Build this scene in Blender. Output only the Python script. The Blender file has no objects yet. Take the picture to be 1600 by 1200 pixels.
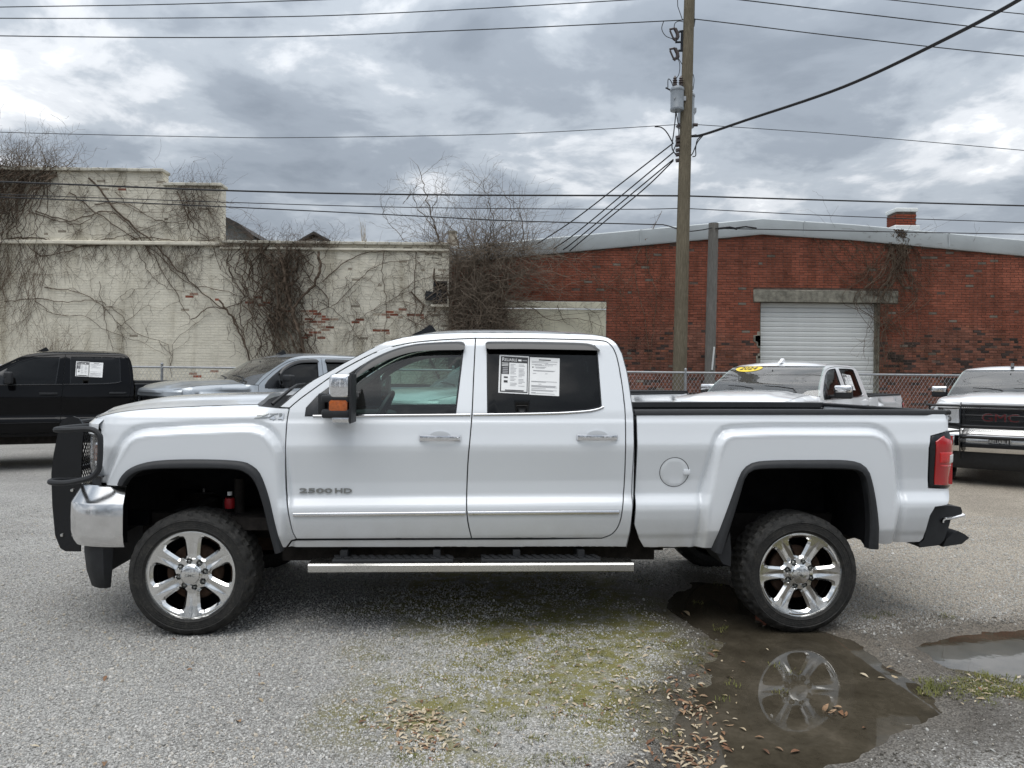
import bpy, bmesh, math, random
import numpy as np
from mathutils import Vector, Matrix
from mathutils.geometry import delaunay_2d_cdt
R_ = math.radians
rnd = random.Random(7)
nrng = np.random.default_rng(11)
SC = bpy.context.scene
COL = SC.collection

# ------------------------------------------------------------------ camera, sky, sun, exposure
CAM_Z, FPX = 1.62, 1202.0
PITCH, ROLL = -0.24, 0.60
cd = bpy.data.cameras.new('camera')
cam = bpy.data.objects.new('camera', cd); COL.objects.link(cam)
cd.sensor_width = 36.0; cd.lens = 36.0*FPX/1600.0
cd.clip_start = 0.05; cd.clip_end = 3000
CR = Matrix.Rotation(R_(90+PITCH), 3, 'X') @ Matrix.Rotation(R_(ROLL), 3, 'Z')
cam.matrix_world = Matrix.Translation((0, 0, CAM_Z)) @ CR.to_4x4()
SC.camera = cam

W = bpy.data.worlds.new('World'); SC.world = W; W.use_nodes = True
SUN_EL, SUN_AZ = 74.0, 205.0          # azimuth clockwise from +Y: behind the camera, a little to its left
def world_sky():
    nt = W.node_tree; N = nt.nodes; L = nt.links; N.clear()
    out = N.new('ShaderNodeOutputWorld'); bg = N.new('ShaderNodeBackground')
    sky = N.new('ShaderNodeTexSky'); sky.sky_type = 'NISHITA'; sky.sun_disc = False
    sky.sun_elevation = R_(SUN_EL); sky.sun_rotation = R_(SUN_AZ)
    tc = N.new('ShaderNodeTexCoord'); sp = N.new('ShaderNodeSeparateXYZ')
    L.new(tc.outputs['Generated'], sp.inputs[0])
    def M(op, a, b=None, c=None):
        n = N.new('ShaderNodeMath'); n.operation = op
        for i, x in enumerate((a, b, c)):
            if x is None: continue
            if isinstance(x, (int, float)): n.inputs[i].default_value = x
            else: L.new(x, n.inputs[i])
        return n.outputs[0]
    zc = M('MAXIMUM', sp.outputs[2], 0.0)
    den = M('ADD', zc, 0.16)
    cx = M('DIVIDE', sp.outputs[0], den); cy = M('DIVIDE', sp.outputs[1], den)
    cb = N.new('ShaderNodeCombineXYZ'); L.new(cx, cb.inputs[0]); L.new(cy, cb.inputs[1]); cb.inputs[2].default_value = 3.7
    def NZ(scale, det, rough, dist, off):
        mp = N.new('ShaderNodeMapping'); mp.inputs['Location'].default_value = off
        L.new(cb.outputs[0], mp.inputs[0])
        n = N.new('ShaderNodeTexNoise'); n.inputs['Scale'].default_value = scale; n.inputs['Detail'].default_value = det
        n.inputs['Roughness'].default_value = rough; n.inputs['Distortion'].default_value = dist
        L.new(mp.outputs[0], n.inputs['Vector']); return n.outputs['Fac']
    a = NZ(1.15, 10, 0.53, 0.15, (SKY_OFF[0], SKY_OFF[1], 0)); b = NZ(3.0, 9, 0.58, 0.3, (9.1, 2.2, 1))
    s = M('ADD', M('MULTIPLY', a, 0.66), M('MULTIPLY', b, 0.34))
    cr = N.new('ShaderNodeValToRGB'); L.new(s, cr.inputs[0])
    e = cr.color_ramp; e.interpolation = 'EASE'
    e.elements[0].position = 0.395; e.elements[0].color = (0.98, 1.0, 1.02, 1)
    e.elements[1].position = 0.63; e.elements[1].color = (0.255, 0.293, 0.345, 1)
    for p, c in ((0.43, (0.74, 0.77, 0.81, 1)), (0.485, (0.46, 0.508, 0.565, 1)), (0.545, (0.325, 0.368, 0.425, 1))):
        x = e.elements.new(p); x.color = c
    # brighter band low over the horizon, and the overcast rise towards the zenith
    hz = M('POWER', M('SUBTRACT', 1.0, M('MINIMUM', M('MULTIPLY', zc, 3.6), 1.0)), 2.0)
    hm = N.new('ShaderNodeMix'); hm.data_type = 'RGBA'
    L.new(M('MULTIPLY', hz, 0.66), hm.inputs[0]); L.new(cr.outputs[0], hm.inputs[6]); hm.inputs[7].default_value = (0.80, 0.84, 0.89, 1)
    grad = M('MULTIPLY', M('ADD', 1.0, M('MULTIPLY', zc, 2.0)), 0.57)
    mul = N.new('ShaderNodeVectorMath'); mul.operation = 'SCALE'; L.new(hm.outputs[2], mul.inputs[0]); L.new(grad, mul.inputs['Scale'])
    sc2 = N.new('ShaderNodeVectorMath'); sc2.operation = 'SCALE'; L.new(sky.outputs[0], sc2.inputs[0]); sc2.inputs['Scale'].default_value = 0.10
    fm = N.new('ShaderNodeMix'); fm.data_type = 'RGBA'; fm.inputs[0].default_value = 0.96
    L.new(sc2.outputs[0], fm.inputs[6]); L.new(mul.outputs[0], fm.inputs[7])
    L.new(fm.outputs[2], bg.inputs[0]); bg.inputs[1].default_value = 1.0
    L.new(bg.outputs[0], out.inputs[0])
SKY_OFF = (1.3, 0.4)
world_sky()

sl = bpy.data.lights.new('sun', 'SUN'); sl.energy = 1.5; sl.angle = R_(50); sl.color = (1.0, 0.975, 0.94)
sun = bpy.data.objects.new('sun', sl); COL.objects.link(sun)
_sd = Vector((math.sin(R_(SUN_AZ))*math.cos(R_(SUN_EL)), math.cos(R_(SUN_AZ))*math.cos(R_(SUN_EL)), math.sin(R_(SUN_EL))))
sun.rotation_euler = _sd.to_track_quat('Z', 'Y').to_euler(); sun.location = (0, -10, 30)

vs = SC.view_settings
SC.display_settings.display_device = 'sRGB'
vs.view_transform = 'Standard'; vs.look = 'None'; vs.exposure = 0.40; vs.gamma = 1.0; vs.use_curve_mapping = False
SC.render.engine = 'CYCLES'
SC.cycles.use_denoising = True
SC.cycles.max_bounces = 8; SC.cycles.transparent_max_bounces = 16
SC.cycles.caustics_reflective = False; SC.cycles.caustics_refractive = False

# ------------------------------------------------------------------ measuring helpers
CAMP = Vector((0, 0, CAM_Z))
def ray(u, v): return CR @ Vector(((u-800)/FPX, (600-v)/FPX, -1.0))
def at(u, v, Y):                        # the point on a pixel's ray at world depth Y
    d = ray(u, v); return CAMP + d*(Y/d.y)
def gnd(u, v, z=0.0):                   # the point on the ground
    d = ray(u, v); return CAMP + d*((z-CAM_Z)/d.z)

# ------------------------------------------------------------------ object helpers
def tag(o, label=None, cat=None, group=None, kind=None):
    if label: o['label'] = label
    if cat: o['category'] = cat
    if group: o['group'] = group
    if kind: o['kind'] = kind
    return o
def empty(name, loc=(0, 0, 0), rz=0.0):
    o = bpy.data.objects.new(name, None); COL.objects.link(o)
    o.location = loc; o.rotation_euler = (0, 0, rz); o.empty_display_size = 0.2
    return o
def link(name, me, parent=None):
    o = bpy.data.objects.new(name, me); COL.objects.link(o)
    if parent is not None: o.parent = parent
    return o
def copy_tree(o, parent=None):
    c = o.copy(); COL.objects.link(c); c.parent = parent
    for ch in list(o.children): copy_tree(ch, c)
    return c

class MB:
    def __init__(s): s.v = []; s.f = []; s.m = []
    def add(s, vs_, fs, mi=0):
        n = len(s.v); s.v.extend([tuple(p) for p in vs_])
        s.f.extend([tuple(i+n for i in q) for q in fs]); s.m.extend([mi]*len(fs)); return s
    def box(s, c, d, rot=None, mi=0):
        hx, hy, hz = d[0]/2, d[1]/2, d[2]/2
        P = [Vector((x, y, z)) for x in (-hx, hx) for y in (-hy, hy) for z in (-hz, hz)]
        if rot is not None: P = [rot @ p for p in P]
        c = Vector(c)
        return s.add([p+c for p in P], [(0,1,3,2),(4,6,7,5),(0,4,5,1),(2,3,7,6),(0,2,6,4),(1,5,7,3)], mi)
    def rbox(s, c, d, b=0.01, seg=2, rot=None, mi=0, taper=None):
        bm = bmesh.new(); bmesh.ops.create_cube(bm, size=1.0)
        for v in bm.verts:
            v.co = Vector((v.co.x*d[0], v.co.y*d[1], v.co.z*d[2]))
            if taper: taper(v.co)
        bmesh.ops.bevel(bm, geom=bm.edges[:], offset=b, segments=seg, profile=0.5, affect='EDGES')
        bm.verts.index_update(); c = Vector(c)
        vs_ = [((rot @ v.co) if rot is not None else v.co.copy())+c for v in bm.verts]
        fs = [tuple(v.index for v in f.verts) for f in bm.faces]; bm.free()
        return s.add(vs_, fs, mi)
    def tube(s, path, r, n=6, mi=0, cap=True, closed=False):
        P = [Vector(p) for p in path]; k = len(P)
        rr = r if isinstance(r, (list, tuple)) else [r]*k
        T = []
        for i in range(k):
            a = P[i-1] if (i > 0 or closed) else P[i]
            b = P[(i+1) % k] if (i < k-1 or closed) else P[i]
            t = b-a
            T.append(t.normalized() if t.length > 1e-9 else Vector((0, 0, 1)))
        up = Vector((0, 0, 1)) if abs(T[0].z) < 0.9 else Vector((1, 0, 0))
        nrm = (up - T[0]*up.dot(T[0])).normalized()
        V = []
        for i in range(k):
            nrm = nrm - T[i]*nrm.dot(T[i])
            if nrm.length < 1e-6: nrm = T[i].orthogonal()
            nrm.normalize(); bn = T[i].cross(nrm)
            for j in range(n):
                a = 2*math.pi*j/n; V.append(P[i] + (nrm*math.cos(a)+bn*math.sin(a))*rr[i])
        F = []
        for i in range(k if closed else k-1):
            i2 = (i+1) % k
            for j in range(n):
                j2 = (j+1) % n; F.append((i*n+j, i*n+j2, i2*n+j2, i2*n+j))
        if cap and not closed:
            F.append(tuple(reversed(range(n)))); F.append(tuple((k-1)*n+j for j in range(n)))
        return s.add(V, F, mi)
    def loft(s, rings, closed=False, cap=False, mi=0, flip=False):
        n = len(rings[0]); V = [p for r in rings for p in r]; F = []
        for i in range(len(rings)-1):
            for j in range(n if closed else n-1):
                j2 = (j+1) % n; q = (i*n+j, i*n+j2, (i+1)*n+j2, (i+1)*n+j)
                F.append(q[::-1] if flip else q)
        if cap and closed:
            a = tuple(range(n)); b = tuple((len(rings)-1)*n+j for j in range(n))
            F.append(a if flip else a[::-1]); F.append(b[::-1] if flip else b)
        return s.add(V, F, mi)
    def lathe(s, prof, n, c=(0, 0, 0), axis='y', mi=0, closed=True):     # prof: (radius, along axis)
        rings = []
        for i in range(n):
            a = 2*math.pi*i/n; ca, sa = math.cos(a), math.sin(a); r = []
            for (rad, t) in prof:
                if axis == 'y': p = (c[0]+rad*ca, c[1]+t, c[2]+rad*sa)
                elif axis == 'z': p = (c[0]+rad*ca, c[1]+rad*sa, c[2]+t)
                else: p = (c[0]+t, c[1]+rad*ca, c[2]+rad*sa)
                r.append(p)
            rings.append(r)
        rings.append(rings[0]); m = len(prof)
        V = [p for r in rings[:-1] for p in r]; F = []
        for i in range(n):
            i2 = (i+1) % n
            for j in range(m-1): F.append((i*m+j, i2*m+j, i2*m+j+1, i*m+j+1))
        return s.add(V, F, mi)
    def prism(s, poly, d0, d1, mi=0, plane='xz'):        # extruded polygon; d along the third axis
        n = len(poly)
        def P(a, b, d): return {'xz': (a, d, b), 'xy': (a, b, d), 'yz': (d, a, b)}[plane]
        V = [P(a, b, d0) for a, b in poly]+[P(a, b, d1) for a, b in poly]
        F = [tuple(range(n)), tuple(reversed(range(n, 2*n)))]+[(i, i+n, (i+1) % n+n, (i+1) % n) for i in range(n)]
        return s.add(V, F, mi)
    def ball(s, c, r, n=10, m=6, mi=0):
        sx, sy, sz = r if isinstance(r, (tuple, list)) else (r, r, r); rings = []
        for i in range(m+1):
            t = math.pi*i/m
            rings.append([(c[0]+sx*math.sin(t)*math.cos(2*math.pi*j/n), c[1]+sy*math.sin(t)*math.sin(2*math.pi*j/n), c[2]+sz*math.cos(t)) for j in range(n)])
        return s.loft(rings, closed=True, mi=mi)
    def map(s, fn): s.v = [tuple(fn(Vector(p))) for p in s.v]; return s
    def mesh(s, name, mats, angle=40, fixn=False):
        me = bpy.data.meshes.new(name); me.from_pydata(s.v, [], s.f)
        if not isinstance(mats, (list, tuple)): mats = [mats]
        for m in mats: me.materials.append(m)
        if len(mats) > 1: me.polygons.foreach_set('material_index', s.m)
        if fixn:
            bm = bmesh.new(); bm.from_mesh(me); bmesh.ops.recalc_face_normals(bm, faces=bm.faces[:]); bm.to_mesh(me); bm.free()
        if angle is not None:
            me.polygons.foreach_set('use_smooth', [True]*len(me.polygons)); me.set_sharp_from_angle(angle=R_(angle))
        me.update(); return me
    def build(s, name, mats, parent=None, angle=40, fixn=True):
        return link(name, s.mesh(name, mats, angle, fixn), parent)

def text_mesh(body, w, h, off=0.0):               # flat lettering centred on the origin, fitted to w by h; verts (x, y), faces
    cu = bpy.data.curves.new('t', 'FONT'); cu.body = body; cu.size = 1.0; cu.resolution_u = 3; cu.offset = off
    o = bpy.data.objects.new('t', cu); COL.objects.link(o)
    dg = bpy.context.evaluated_depsgraph_get(); me = o.evaluated_get(dg).to_mesh()
    V = np.array([v.co[:2] for v in me.vertices]); F = [tuple(p.vertices) for p in me.polygons]
    o.evaluated_get(dg).to_mesh_clear(); bpy.data.objects.remove(o); bpy.data.curves.remove(cu)
    lo, hi = V.min(0), V.max(0); V = (V-(lo+hi)/2)/(hi-lo)*np.array([w, h])
    return V, F
def put_text(mb, body, w, h, origin, ux, uz, depth=0.0, mi=0, slant=0.0, off=0.0):
    V, F = text_mesh(body, w, h, off); ux, uz, o = Vector(ux), Vector(uz), Vector(origin); nn = ux.cross(uz)
    P = [o+ux*(x+slant*y)+uz*y for x, y in V]
    if depth <= 0: return mb.add(P, F, mi)
    n = len(P); Q = [p+nn*depth for p in P]
    ed = {}
    for f in F:
        for a, b in zip(f, f[1:]+f[:1]): ed[(a, b)] = 1
    side = [(a, b, b+n, a+n) for (a, b) in ed if (b, a) not in ed]
    return mb.add(P+Q, [tuple(i+n for i in f) for f in F]+side, mi)

def crom(P, n=6):                        # open Catmull-Rom through P
    P = [np.array(p, float) for p in P]; out = []
    for i in range(len(P)-1):
        p0 = P[i-1] if i > 0 else 2*P[0]-P[1]; p1, p2 = P[i], P[i+1]
        p3 = P[i+2] if i+2 < len(P) else 2*P[-1]-P[-2]
        for k in range(n):
            t = k/n; out.append(0.5*((2*p1)+(-p0+p2)*t+(2*p0-5*p1+4*p2-p3)*t*t+(-p0+3*p1-3*p2+p3)*t**3))
    out.append(P[-1]); return [tuple(p) for p in out]
def resample(P, n):
    P = np.array(P, float); d = np.r_[0, np.cumsum(np.linalg.norm(np.diff(P, axis=0), axis=1))]
    t = np.linspace(0, d[-1], n); return [tuple(np.interp(x, d, P[:, k]) for k in range(P.shape[1])) for x in t]
def densify(loop, step):
    out = []; n = len(loop)
    for i in range(n):
        a, b = np.array(loop[i], float), np.array(loop[(i+1) % n], float); L = np.linalg.norm(b-a)
        if L < 1e-7: continue
        k = max(1, int(math.ceil(L/step)))
        for j in range(k): out.append(tuple(a+(b-a)*j/k))
    return out
def area2(loop):
    P = np.array(loop); x, y = P[:, 0], P[:, 1]; return 0.5*np.sum(x*np.roll(y, -1)-np.roll(x, -1)*y)
def inset(loop, d):                      # moves a CCW loop inwards
    P = np.array(loop, float); e = np.roll(P, -1, 0)-P; L = np.linalg.norm(e, axis=1, keepdims=True); e /= np.maximum(L, 1e-9)
    nr = np.stack([-e[:, 1], e[:, 0]], 1); n = nr+np.roll(nr, 1, 0); l = np.linalg.norm(n, axis=1, keepdims=True)
    n /= np.maximum(l, 0.5); dt = np.clip((n*nr).sum(1, keepdims=True), 0.5, 1); return [tuple(p) for p in P+n*d/dt]
def inpoly(X, Y, loop):
    r = np.zeros(len(X), bool); P = np.array(loop); n = len(P)
    for i in range(n):
        x0, y0 = P[i]; x1, y1 = P[(i+1) % n]
        if y0 == y1: continue
        c = ((y0 > Y) != (y1 > Y)) & (X < (x1-x0)*(Y-y0)/(y1-y0)+x0); r ^= c
    return r
def polydist(X, Y, loop, closed=True):
    P = np.array(loop); n = len(P); d = np.full(len(X), 1e9)
    for i in range(n if closed else n-1):
        a, b = P[i], P[(i+1) % n]; e = b-a; l2 = max((e*e).sum(), 1e-12)
        t = np.clip(((X-a[0])*e[0]+(Y-a[1])*e[1])/l2, 0, 1); d = np.minimum(d, np.hypot(X-a[0]-t*e[0], Y-a[1]-t*e[1]))
    return d
def sdf(X, Y, loop): d = polydist(X, Y, loop); return np.where(inpoly(X, Y, loop), d, -d)
def sstep(a, b, x): t = np.clip((x-a)/(b-a), 0, 1); return t*t*(3-2*t)

def panel_mesh(loop, f, step, holes=(), rim=0.022, edge=0.005, roll=0.003, mi=0, mb=None, mirror=None, more=(), glim=0):
    """a sheet over an (x,z) outline whose depth is y=f(x,z); rolled edge and a returned rim"""
    mb = mb or MB()
    loop = list(loop)
    if area2(loop) < 0: loop.reverse()
    loops = [densify(loop, step)]
    for h in holes:
        h = list(h)
        if area2(h) < 0: h.reverse()
        loops.append(densify(h, step))
    P = []; E = []; bd = []
    for k, lp in enumerate(loops):
        n0 = len(P); n = len(lp); P += lp; E += [(n0+i, n0+(i+1) % n) for i in range(n)]; bd += list(range(n0, n0+n))
    nb = len(P); allin = []
    if edge > 0:
        allin += inset(loops[0], edge)
        for lp in loops[1:]:
            for q in (edge,)+tuple(more): allin += inset(lp, -q)
    A = np.array(loops[0]); lo, hi = A.min(0), A.max(0)
    gx, gy = np.arange(lo[0], hi[0], step), np.arange(lo[1], hi[1], step*0.87)
    G = np.array([(x+(step/2 if j % 2 else 0), y) for j, y in enumerate(gy) for x in gx])
    cand = np.array(allin+[tuple(g) for g in G]) if len(G) else np.array(allin)
    ok = inpoly(cand[:, 0], cand[:, 1], loops[0])
    for lp in loops[1:]: ok &= ~inpoly(cand[:, 0], cand[:, 1], lp)
    dist = np.full(len(cand), 1e9)
    for lp in loops: dist = np.minimum(dist, polydist(cand[:, 0], cand[:, 1], lp))
    lim = np.where(np.arange(len(cand)) < len(allin), edge*0.7, max(edge*1.8, step*0.45, glim)); ok &= dist > lim
    P += [tuple(p) for p in cand[ok]]
    r = delaunay_2d_cdt([Vector(p) for p in P], E, [], 0, 1e-6)
    V2 = np.array([tuple(v) for v in r[0]]); T = np.array([t for t in r[2] if len(t) == 3])
    c = V2[T].mean(1); keep = inpoly(c[:, 0], c[:, 1], loops[0])
    for lp in loops[1:]: keep &= ~inpoly(c[:, 0], c[:, 1], lp)
    T = T[keep]
    isb = np.zeros(len(V2), bool); omap = {}
    for i, o in enumerate(r[3]):
        for q in o:
            if q < nb: isb[i] = True; omap[q] = i
    y = np.asarray(f(V2[:, 0], V2[:, 1]), float)*np.ones(len(V2)); y2 = y+np.where(isb, roll, 0)
    V = np.stack([V2[:, 0], y2, V2[:, 1]], 1); e1 = V2[T[:, 1]]-V2[T[:, 0]]; e2 = V2[T[:, 2]]-V2[T[:, 0]]
    cw = (e1[:, 0]*e2[:, 1]-e1[:, 1]*e2[:, 0]) < 0; T[cw] = T[cw][:, ::-1]
    Vl = [tuple(p) for p in V]; F = [tuple(int(i) for i in t) for t in T]
    if rim > 0:
        n0 = 0
        for k, lp in enumerate(loops):
            n = len(lp); idx = [omap.get(n0+i) for i in range(n)]; base = len(Vl); n0 += n
            if any(i is None for i in idx): continue
            Vl += [(V[i][0], y[i]+rim, V[i][2]) for i in idx]
            for i in range(n):
                j = (i+1) % n; q = (idx[i], base+i, base+j, idx[j]); F.append(q if k == 0 else q[::-1])
    if mirror is not None:
        Vl = [(a, mirror-b, c_) for a, b, c_ in Vl]; F = [q[::-1] for q in F]
    return mb.add(Vl, F, mi)
def lathe_disc(mb, c, r, y, n=16, mi=0):
    mb.add([(c[0]+r*math.cos(2*math.pi*i/n), y, c[1]+r*math.sin(2*math.pi*i/n)) for i in range(n)], [tuple(range(n))], mi)
# ------------------------------------------------------------------ materials
def nodes(name):
    m = bpy.data.materials.new(name); m.use_nodes = True; nt = m.node_tree
    return m, nt, nt.nodes['Principled BSDF']
def setp(b, **k):
    nm = dict(col='Base Color', rough='Roughness', metal='Metallic', spec='Specular IOR Level', coat='Coat Weight', coatr='Coat Roughness', ior='IOR', trans='Transmission Weight', alpha='Alpha')
    for a, x in k.items():
        if a == 'col' and len(x) == 3: x = (*x, 1)
        b.inputs[nm[a]].default_value = x
def noise_tex(nt, scale, detail=5, rough=0.55, coord='Object', vec=None, stretch=None, dist=0.0):
    n = nt.nodes.new('ShaderNodeTexNoise'); n.inputs['Scale'].default_value = scale
    n.inputs['Detail'].default_value = detail; n.inputs['Roughness'].default_value = rough; n.inputs['Distortion'].default_value = dist
    if vec is None:
        t = nt.nodes.new('ShaderNodeTexCoord'); vec = t.outputs[coord]
    if stretch:
        mp = nt.nodes.new('ShaderNodeMapping'); mp.inputs['Scale'].default_value = stretch; nt.links.new(vec, mp.inputs[0]); vec = mp.outputs[0]
    nt.links.new(vec, n.inputs['Vector']); return n.outputs['Fac']
def ramp(nt, fac, stops):
    r = nt.nodes.new('ShaderNodeValToRGB'); e = r.color_ramp
    e.elements[0].position, e.elements[0].color = stops[0][0], (*stops[0][1], 1)
    e.elements[1].position, e.elements[1].color = stops[-1][0], (*stops[-1][1], 1)
    for p, c in stops[1:-1]:
        x = e.elements.new(p); x.color = (*c, 1)
    nt.links.new(fac, r.inputs[0]); return r.outputs[0]
def mixc(nt, fac, a, b, mode='MIX'):
    m = nt.nodes.new('ShaderNodeMix'); m.data_type = 'RGBA'; m.blend_type = mode
    for s, i in ((fac, 0), (a, 6), (b, 7)):
        if isinstance(s, (int, float)): m.inputs[i].default_value = s
        elif isinstance(s, tuple): m.inputs[i].default_value = (*s, 1) if len(s) == 3 else s
        else: nt.links.new(s, m.inputs[i])
    return m.outputs[2]
def mth(nt, op, a, b=0.0):
    n = nt.nodes.new('ShaderNodeMath'); n.operation = op
    for i, x in enumerate((a, b)):
        if isinstance(x, (int, float)): n.inputs[i].default_value = x
        else: nt.links.new(x, n.inputs[i])
    return n.outputs[0]
def bump(nt, b, h, dist=0.01, strength=1.0):
    n = nt.nodes.new('ShaderNodeBump'); n.inputs['Distance'].default_value = dist; n.inputs['Strength'].default_value = strength
    nt.links.new(h, n.inputs['Height']); nt.links.new(n.outputs[0], b.inputs['Normal']); return n
def simple(name, col, rough=0.5, metal=0.0, var=0.0, scale=8.0, spec=0.5, coat=0.0, bmp=0.0, bscale=60):
    m, nt, b = nodes(name); setp(b, col=col, rough=rough, metal=metal, spec=spec, coat=coat)
    if var > 0:
        n = noise_tex(nt, scale)
        lo = tuple(max(0, c*(1-var)) for c in col); hi = tuple(min(1, c*(1+var)) for c in col)
        nt.links.new(ramp(nt, n, ((0.3, lo), (0.7, hi))), b.inputs['Base Color'])
    if bmp > 0: bump(nt, b, noise_tex(nt, bscale, 4), bmp)
    return m
def zcoord(nt, axis=2, coord='Object'):
    t = nt.nodes.new('ShaderNodeTexCoord'); s = nt.nodes.new('ShaderNodeSeparateXYZ'); nt.links.new(t.outputs[coord], s.inputs[0]); return s.outputs[axis]
def paint(name, col, dirt=0.5, flake=0.0, rough=0.28):
    m, nt, b = nodes(name); setp(b, rough=rough, coat=1.0, coatr=0.035, spec=0.5)
    z = zcoord(nt); n1 = noise_tex(nt, 5, 6, 0.6); n2 = noise_tex(nt, 120, 3, 0.7)
    low = nt.nodes.new('ShaderNodeMapRange'); low.inputs[1].default_value = 0.80; low.inputs[2].default_value = 0.50
    nt.links.new(z, low.inputs[0])
    d = mth(nt, 'MULTIPLY', mth(nt, 'MULTIPLY', low.outputs[0], dirt), mth(nt, 'ADD', mth(nt, 'MULTIPLY', n1, 0.9), mth(nt, 'MULTIPLY', n2, 0.35)))
    haze = mth(nt, 'ADD', d, mth(nt, 'MULTIPLY', n1, 0.03*dirt))
    c = mixc(nt, haze, col, (0.30, 0.26, 0.21))
    nt.links.new(c, b.inputs['Base Color'])
    nt.links.new(mth(nt, 'ADD', mth(nt, 'MULTIPLY', haze, 0.5), 0.03), b.inputs['Coat Roughness'])
    if flake > 0: b.inputs['Metallic'].default_value = flake
    return m
def glass_mat(name, tint, rough=0.0, refl=1.0, ior=1.52, film=0.015):
    m = bpy.data.materials.new(name); m.use_nodes = True; nt = m.node_tree; nt.nodes.clear(); N = nt.nodes.new
    out = N('ShaderNodeOutputMaterial'); tr = N('ShaderNodeBsdfTransparent'); gl = N('ShaderNodeBsdfGlossy'); fr = N('ShaderNodeFresnel'); mx = N('ShaderNodeMixShader')
    tr.inputs[0].default_value = (*tint, 1); gl.inputs['Roughness'].default_value = rough; gl.inputs[0].default_value = (refl,)*3+(1,); fr.inputs[0].default_value = ior
    nt.links.new(fr.outputs[0], mx.inputs[0]); nt.links.new(tr.outputs[0], mx.inputs[1]); nt.links.new(gl.outputs[0], mx.inputs[2]); df = N('ShaderNodeBsdfDiffuse'); df.inputs[0].default_value = (.62, .60, .56, 1); m2 = N('ShaderNodeMixShader'); m2.inputs[0].default_value = film
    nt.links.new(mx.outputs[0], m2.inputs[1]); nt.links.new(df.outputs[0], m2.inputs[2]); nt.links.new(m2.outputs[0], out.inputs[0])
    return m
def chrome_mat(name, col=(0.82, 0.82, 0.83), rough=0.06, dust=0.25):
    m, nt, b = nodes(name); setp(b, metal=1.0, col=col)
    n = noise_tex(nt, 9, 6, 0.65); n2 = noise_tex(nt, 160, 2)
    r = mth(nt, 'ADD', mth(nt, 'MULTIPLY', n, dust*0.5), rough-dust*0.15+0.02)
    nt.links.new(mth(nt, 'MAXIMUM', r, 0.03), b.inputs['Roughness'])
    f = mth(nt, 'MULTIPLY', mth(nt, 'MULTIPLY', n, n2), dust)
    nt.links.new(mixc(nt, f, col, (0.25, 0.23, 0.20)), b.inputs['Base Color']); return m
MT = {}
MT['white'] = paint('white_paint', (0.74, 0.765, 0.79), 0.8)
MT['white2'] = paint('white_paint_clean', (0.80, 0.81, 0.82), 0.35)
MT['black_paint'] = simple('black_paint', (0.0025, 0.0025, 0.0032), 0.10, spec=0.22, var=.3, scale=3)
MT['silver_paint'] = paint('silver_paint', (0.34, 0.37, 0.40), 0.25, flake=0.35)
MT['badge_metal'] = chrome_mat('badge_metal', (0.36, 0.37, 0.36), 0.25, 0.2)
MT['chrome'] = chrome_mat('chrome', dust=0.18)
MT['wheel_chrome'] = chrome_mat('polished_wheel', (0.80, 0.80, 0.79), 0.07, 0.22)
MT['bumper_chrome'] = chrome_mat('dusty_chrome', (0.80, 0.80, 0.80), 0.08, 0.5)
MT['steel'] = chrome_mat('brushed_steel', (0.66, 0.65, 0.62), 0.2, 0.5)
MT['plastic'] = simple('black_plastic', (0.014, 0.015, 0.017), 0.6, var=0.25, scale=20, bmp=0.0006, bscale=500)
MT['gloss_black'] = simple('gloss_black', (0.005, 0.006, 0.008), 0.25, var=0.3, scale=6)
MT['visor'] = simple('smoked_visor', (0.012, 0.012, 0.013), 0.28, var=0.2)
MT['dark'] = simple('dark_liner', (0.008, 0.008, 0.009), 0.9, var=0.4, scale=12, spec=0.15)
MT['under'] = simple('underbody', (0.022, 0.019, 0.017), 0.85, var=0.5, scale=14, spec=0.2, bmp=0.004, bscale=40)
MT['rust'] = simple('rusty_steel', (0.06, 0.036, 0.024), 0.85, var=0.5, scale=18, spec=0.2)
MT['trim'] = simple('interior_trim', (0.055, 0.055, 0.058), 0.6, var=0.2)
MT['trim_light'] = simple('interior_headliner', (0.30, 0.29, 0.27), 0.8, var=0.1)
MT['leather'] = simple('seat_leather', (0.03, 0.03, 0.032), 0.45, var=0.2)
MT['glass_front'] = glass_mat('tinted_glass', (0.48, 0.63, 0.585))
MT['glass_dark'] = glass_mat('privacy_glass', (0.035, 0.042, 0.045), refl=.62, film=.003)
MT['glass_black'] = glass_mat('limo_glass', (0.010, 0.012, 0.013), refl=.7, film=.004)
MT['glass_wind'] = glass_mat('windshield_glass', (0.62, 0.74, 0.71), ior=1.9, film=.07)
MT['glass_clear'] = glass_mat('clear_lens', (0.92, 0.93, 0.94), film=.03)
MT['amber'] = simple('amber_lens', (0.46, 0.105, 0.014), 0.12, var=0.2, scale=60, coat=1.0)
def red_lens():
    m, nt, b = nodes('red_lens'); setp(b, rough=0.12, coat=1.0)
    w = nt.nodes.new('ShaderNodeTexChecker'); w.inputs['Scale'].default_value = 130
    t = nt.nodes.new('ShaderNodeTexCoord'); nt.links.new(t.outputs['Object'], w.inputs[0])
    w.inputs[1].default_value = (0.46, 0.004, 0.006, 1); w.inputs[2].default_value = (0.38, 0.003, 0.005, 1)
    nt.links.new(w.outputs[0], b.inputs['Base Color']); return m
MT['red'] = red_lens()
MT['red_bright'] = simple('red_reflector', (0.72, 0.012, 0.014), 0.1, var=0.2, scale=70, coat=1.0)
MT['red_bush'] = simple('red_rubber', (0.35, 0.01, 0.015), 0.5)
MT['paper'] = simple('white_paper', (0.80, 0.80, 0.79), 0.6, var=0.03)
MT['ink'] = simple('black_ink', (0.02, 0.02, 0.022), 0.5)
MT['ink_grey'] = simple('grey_ink', (0.34, 0.34, 0.35), 0.6)
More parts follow.
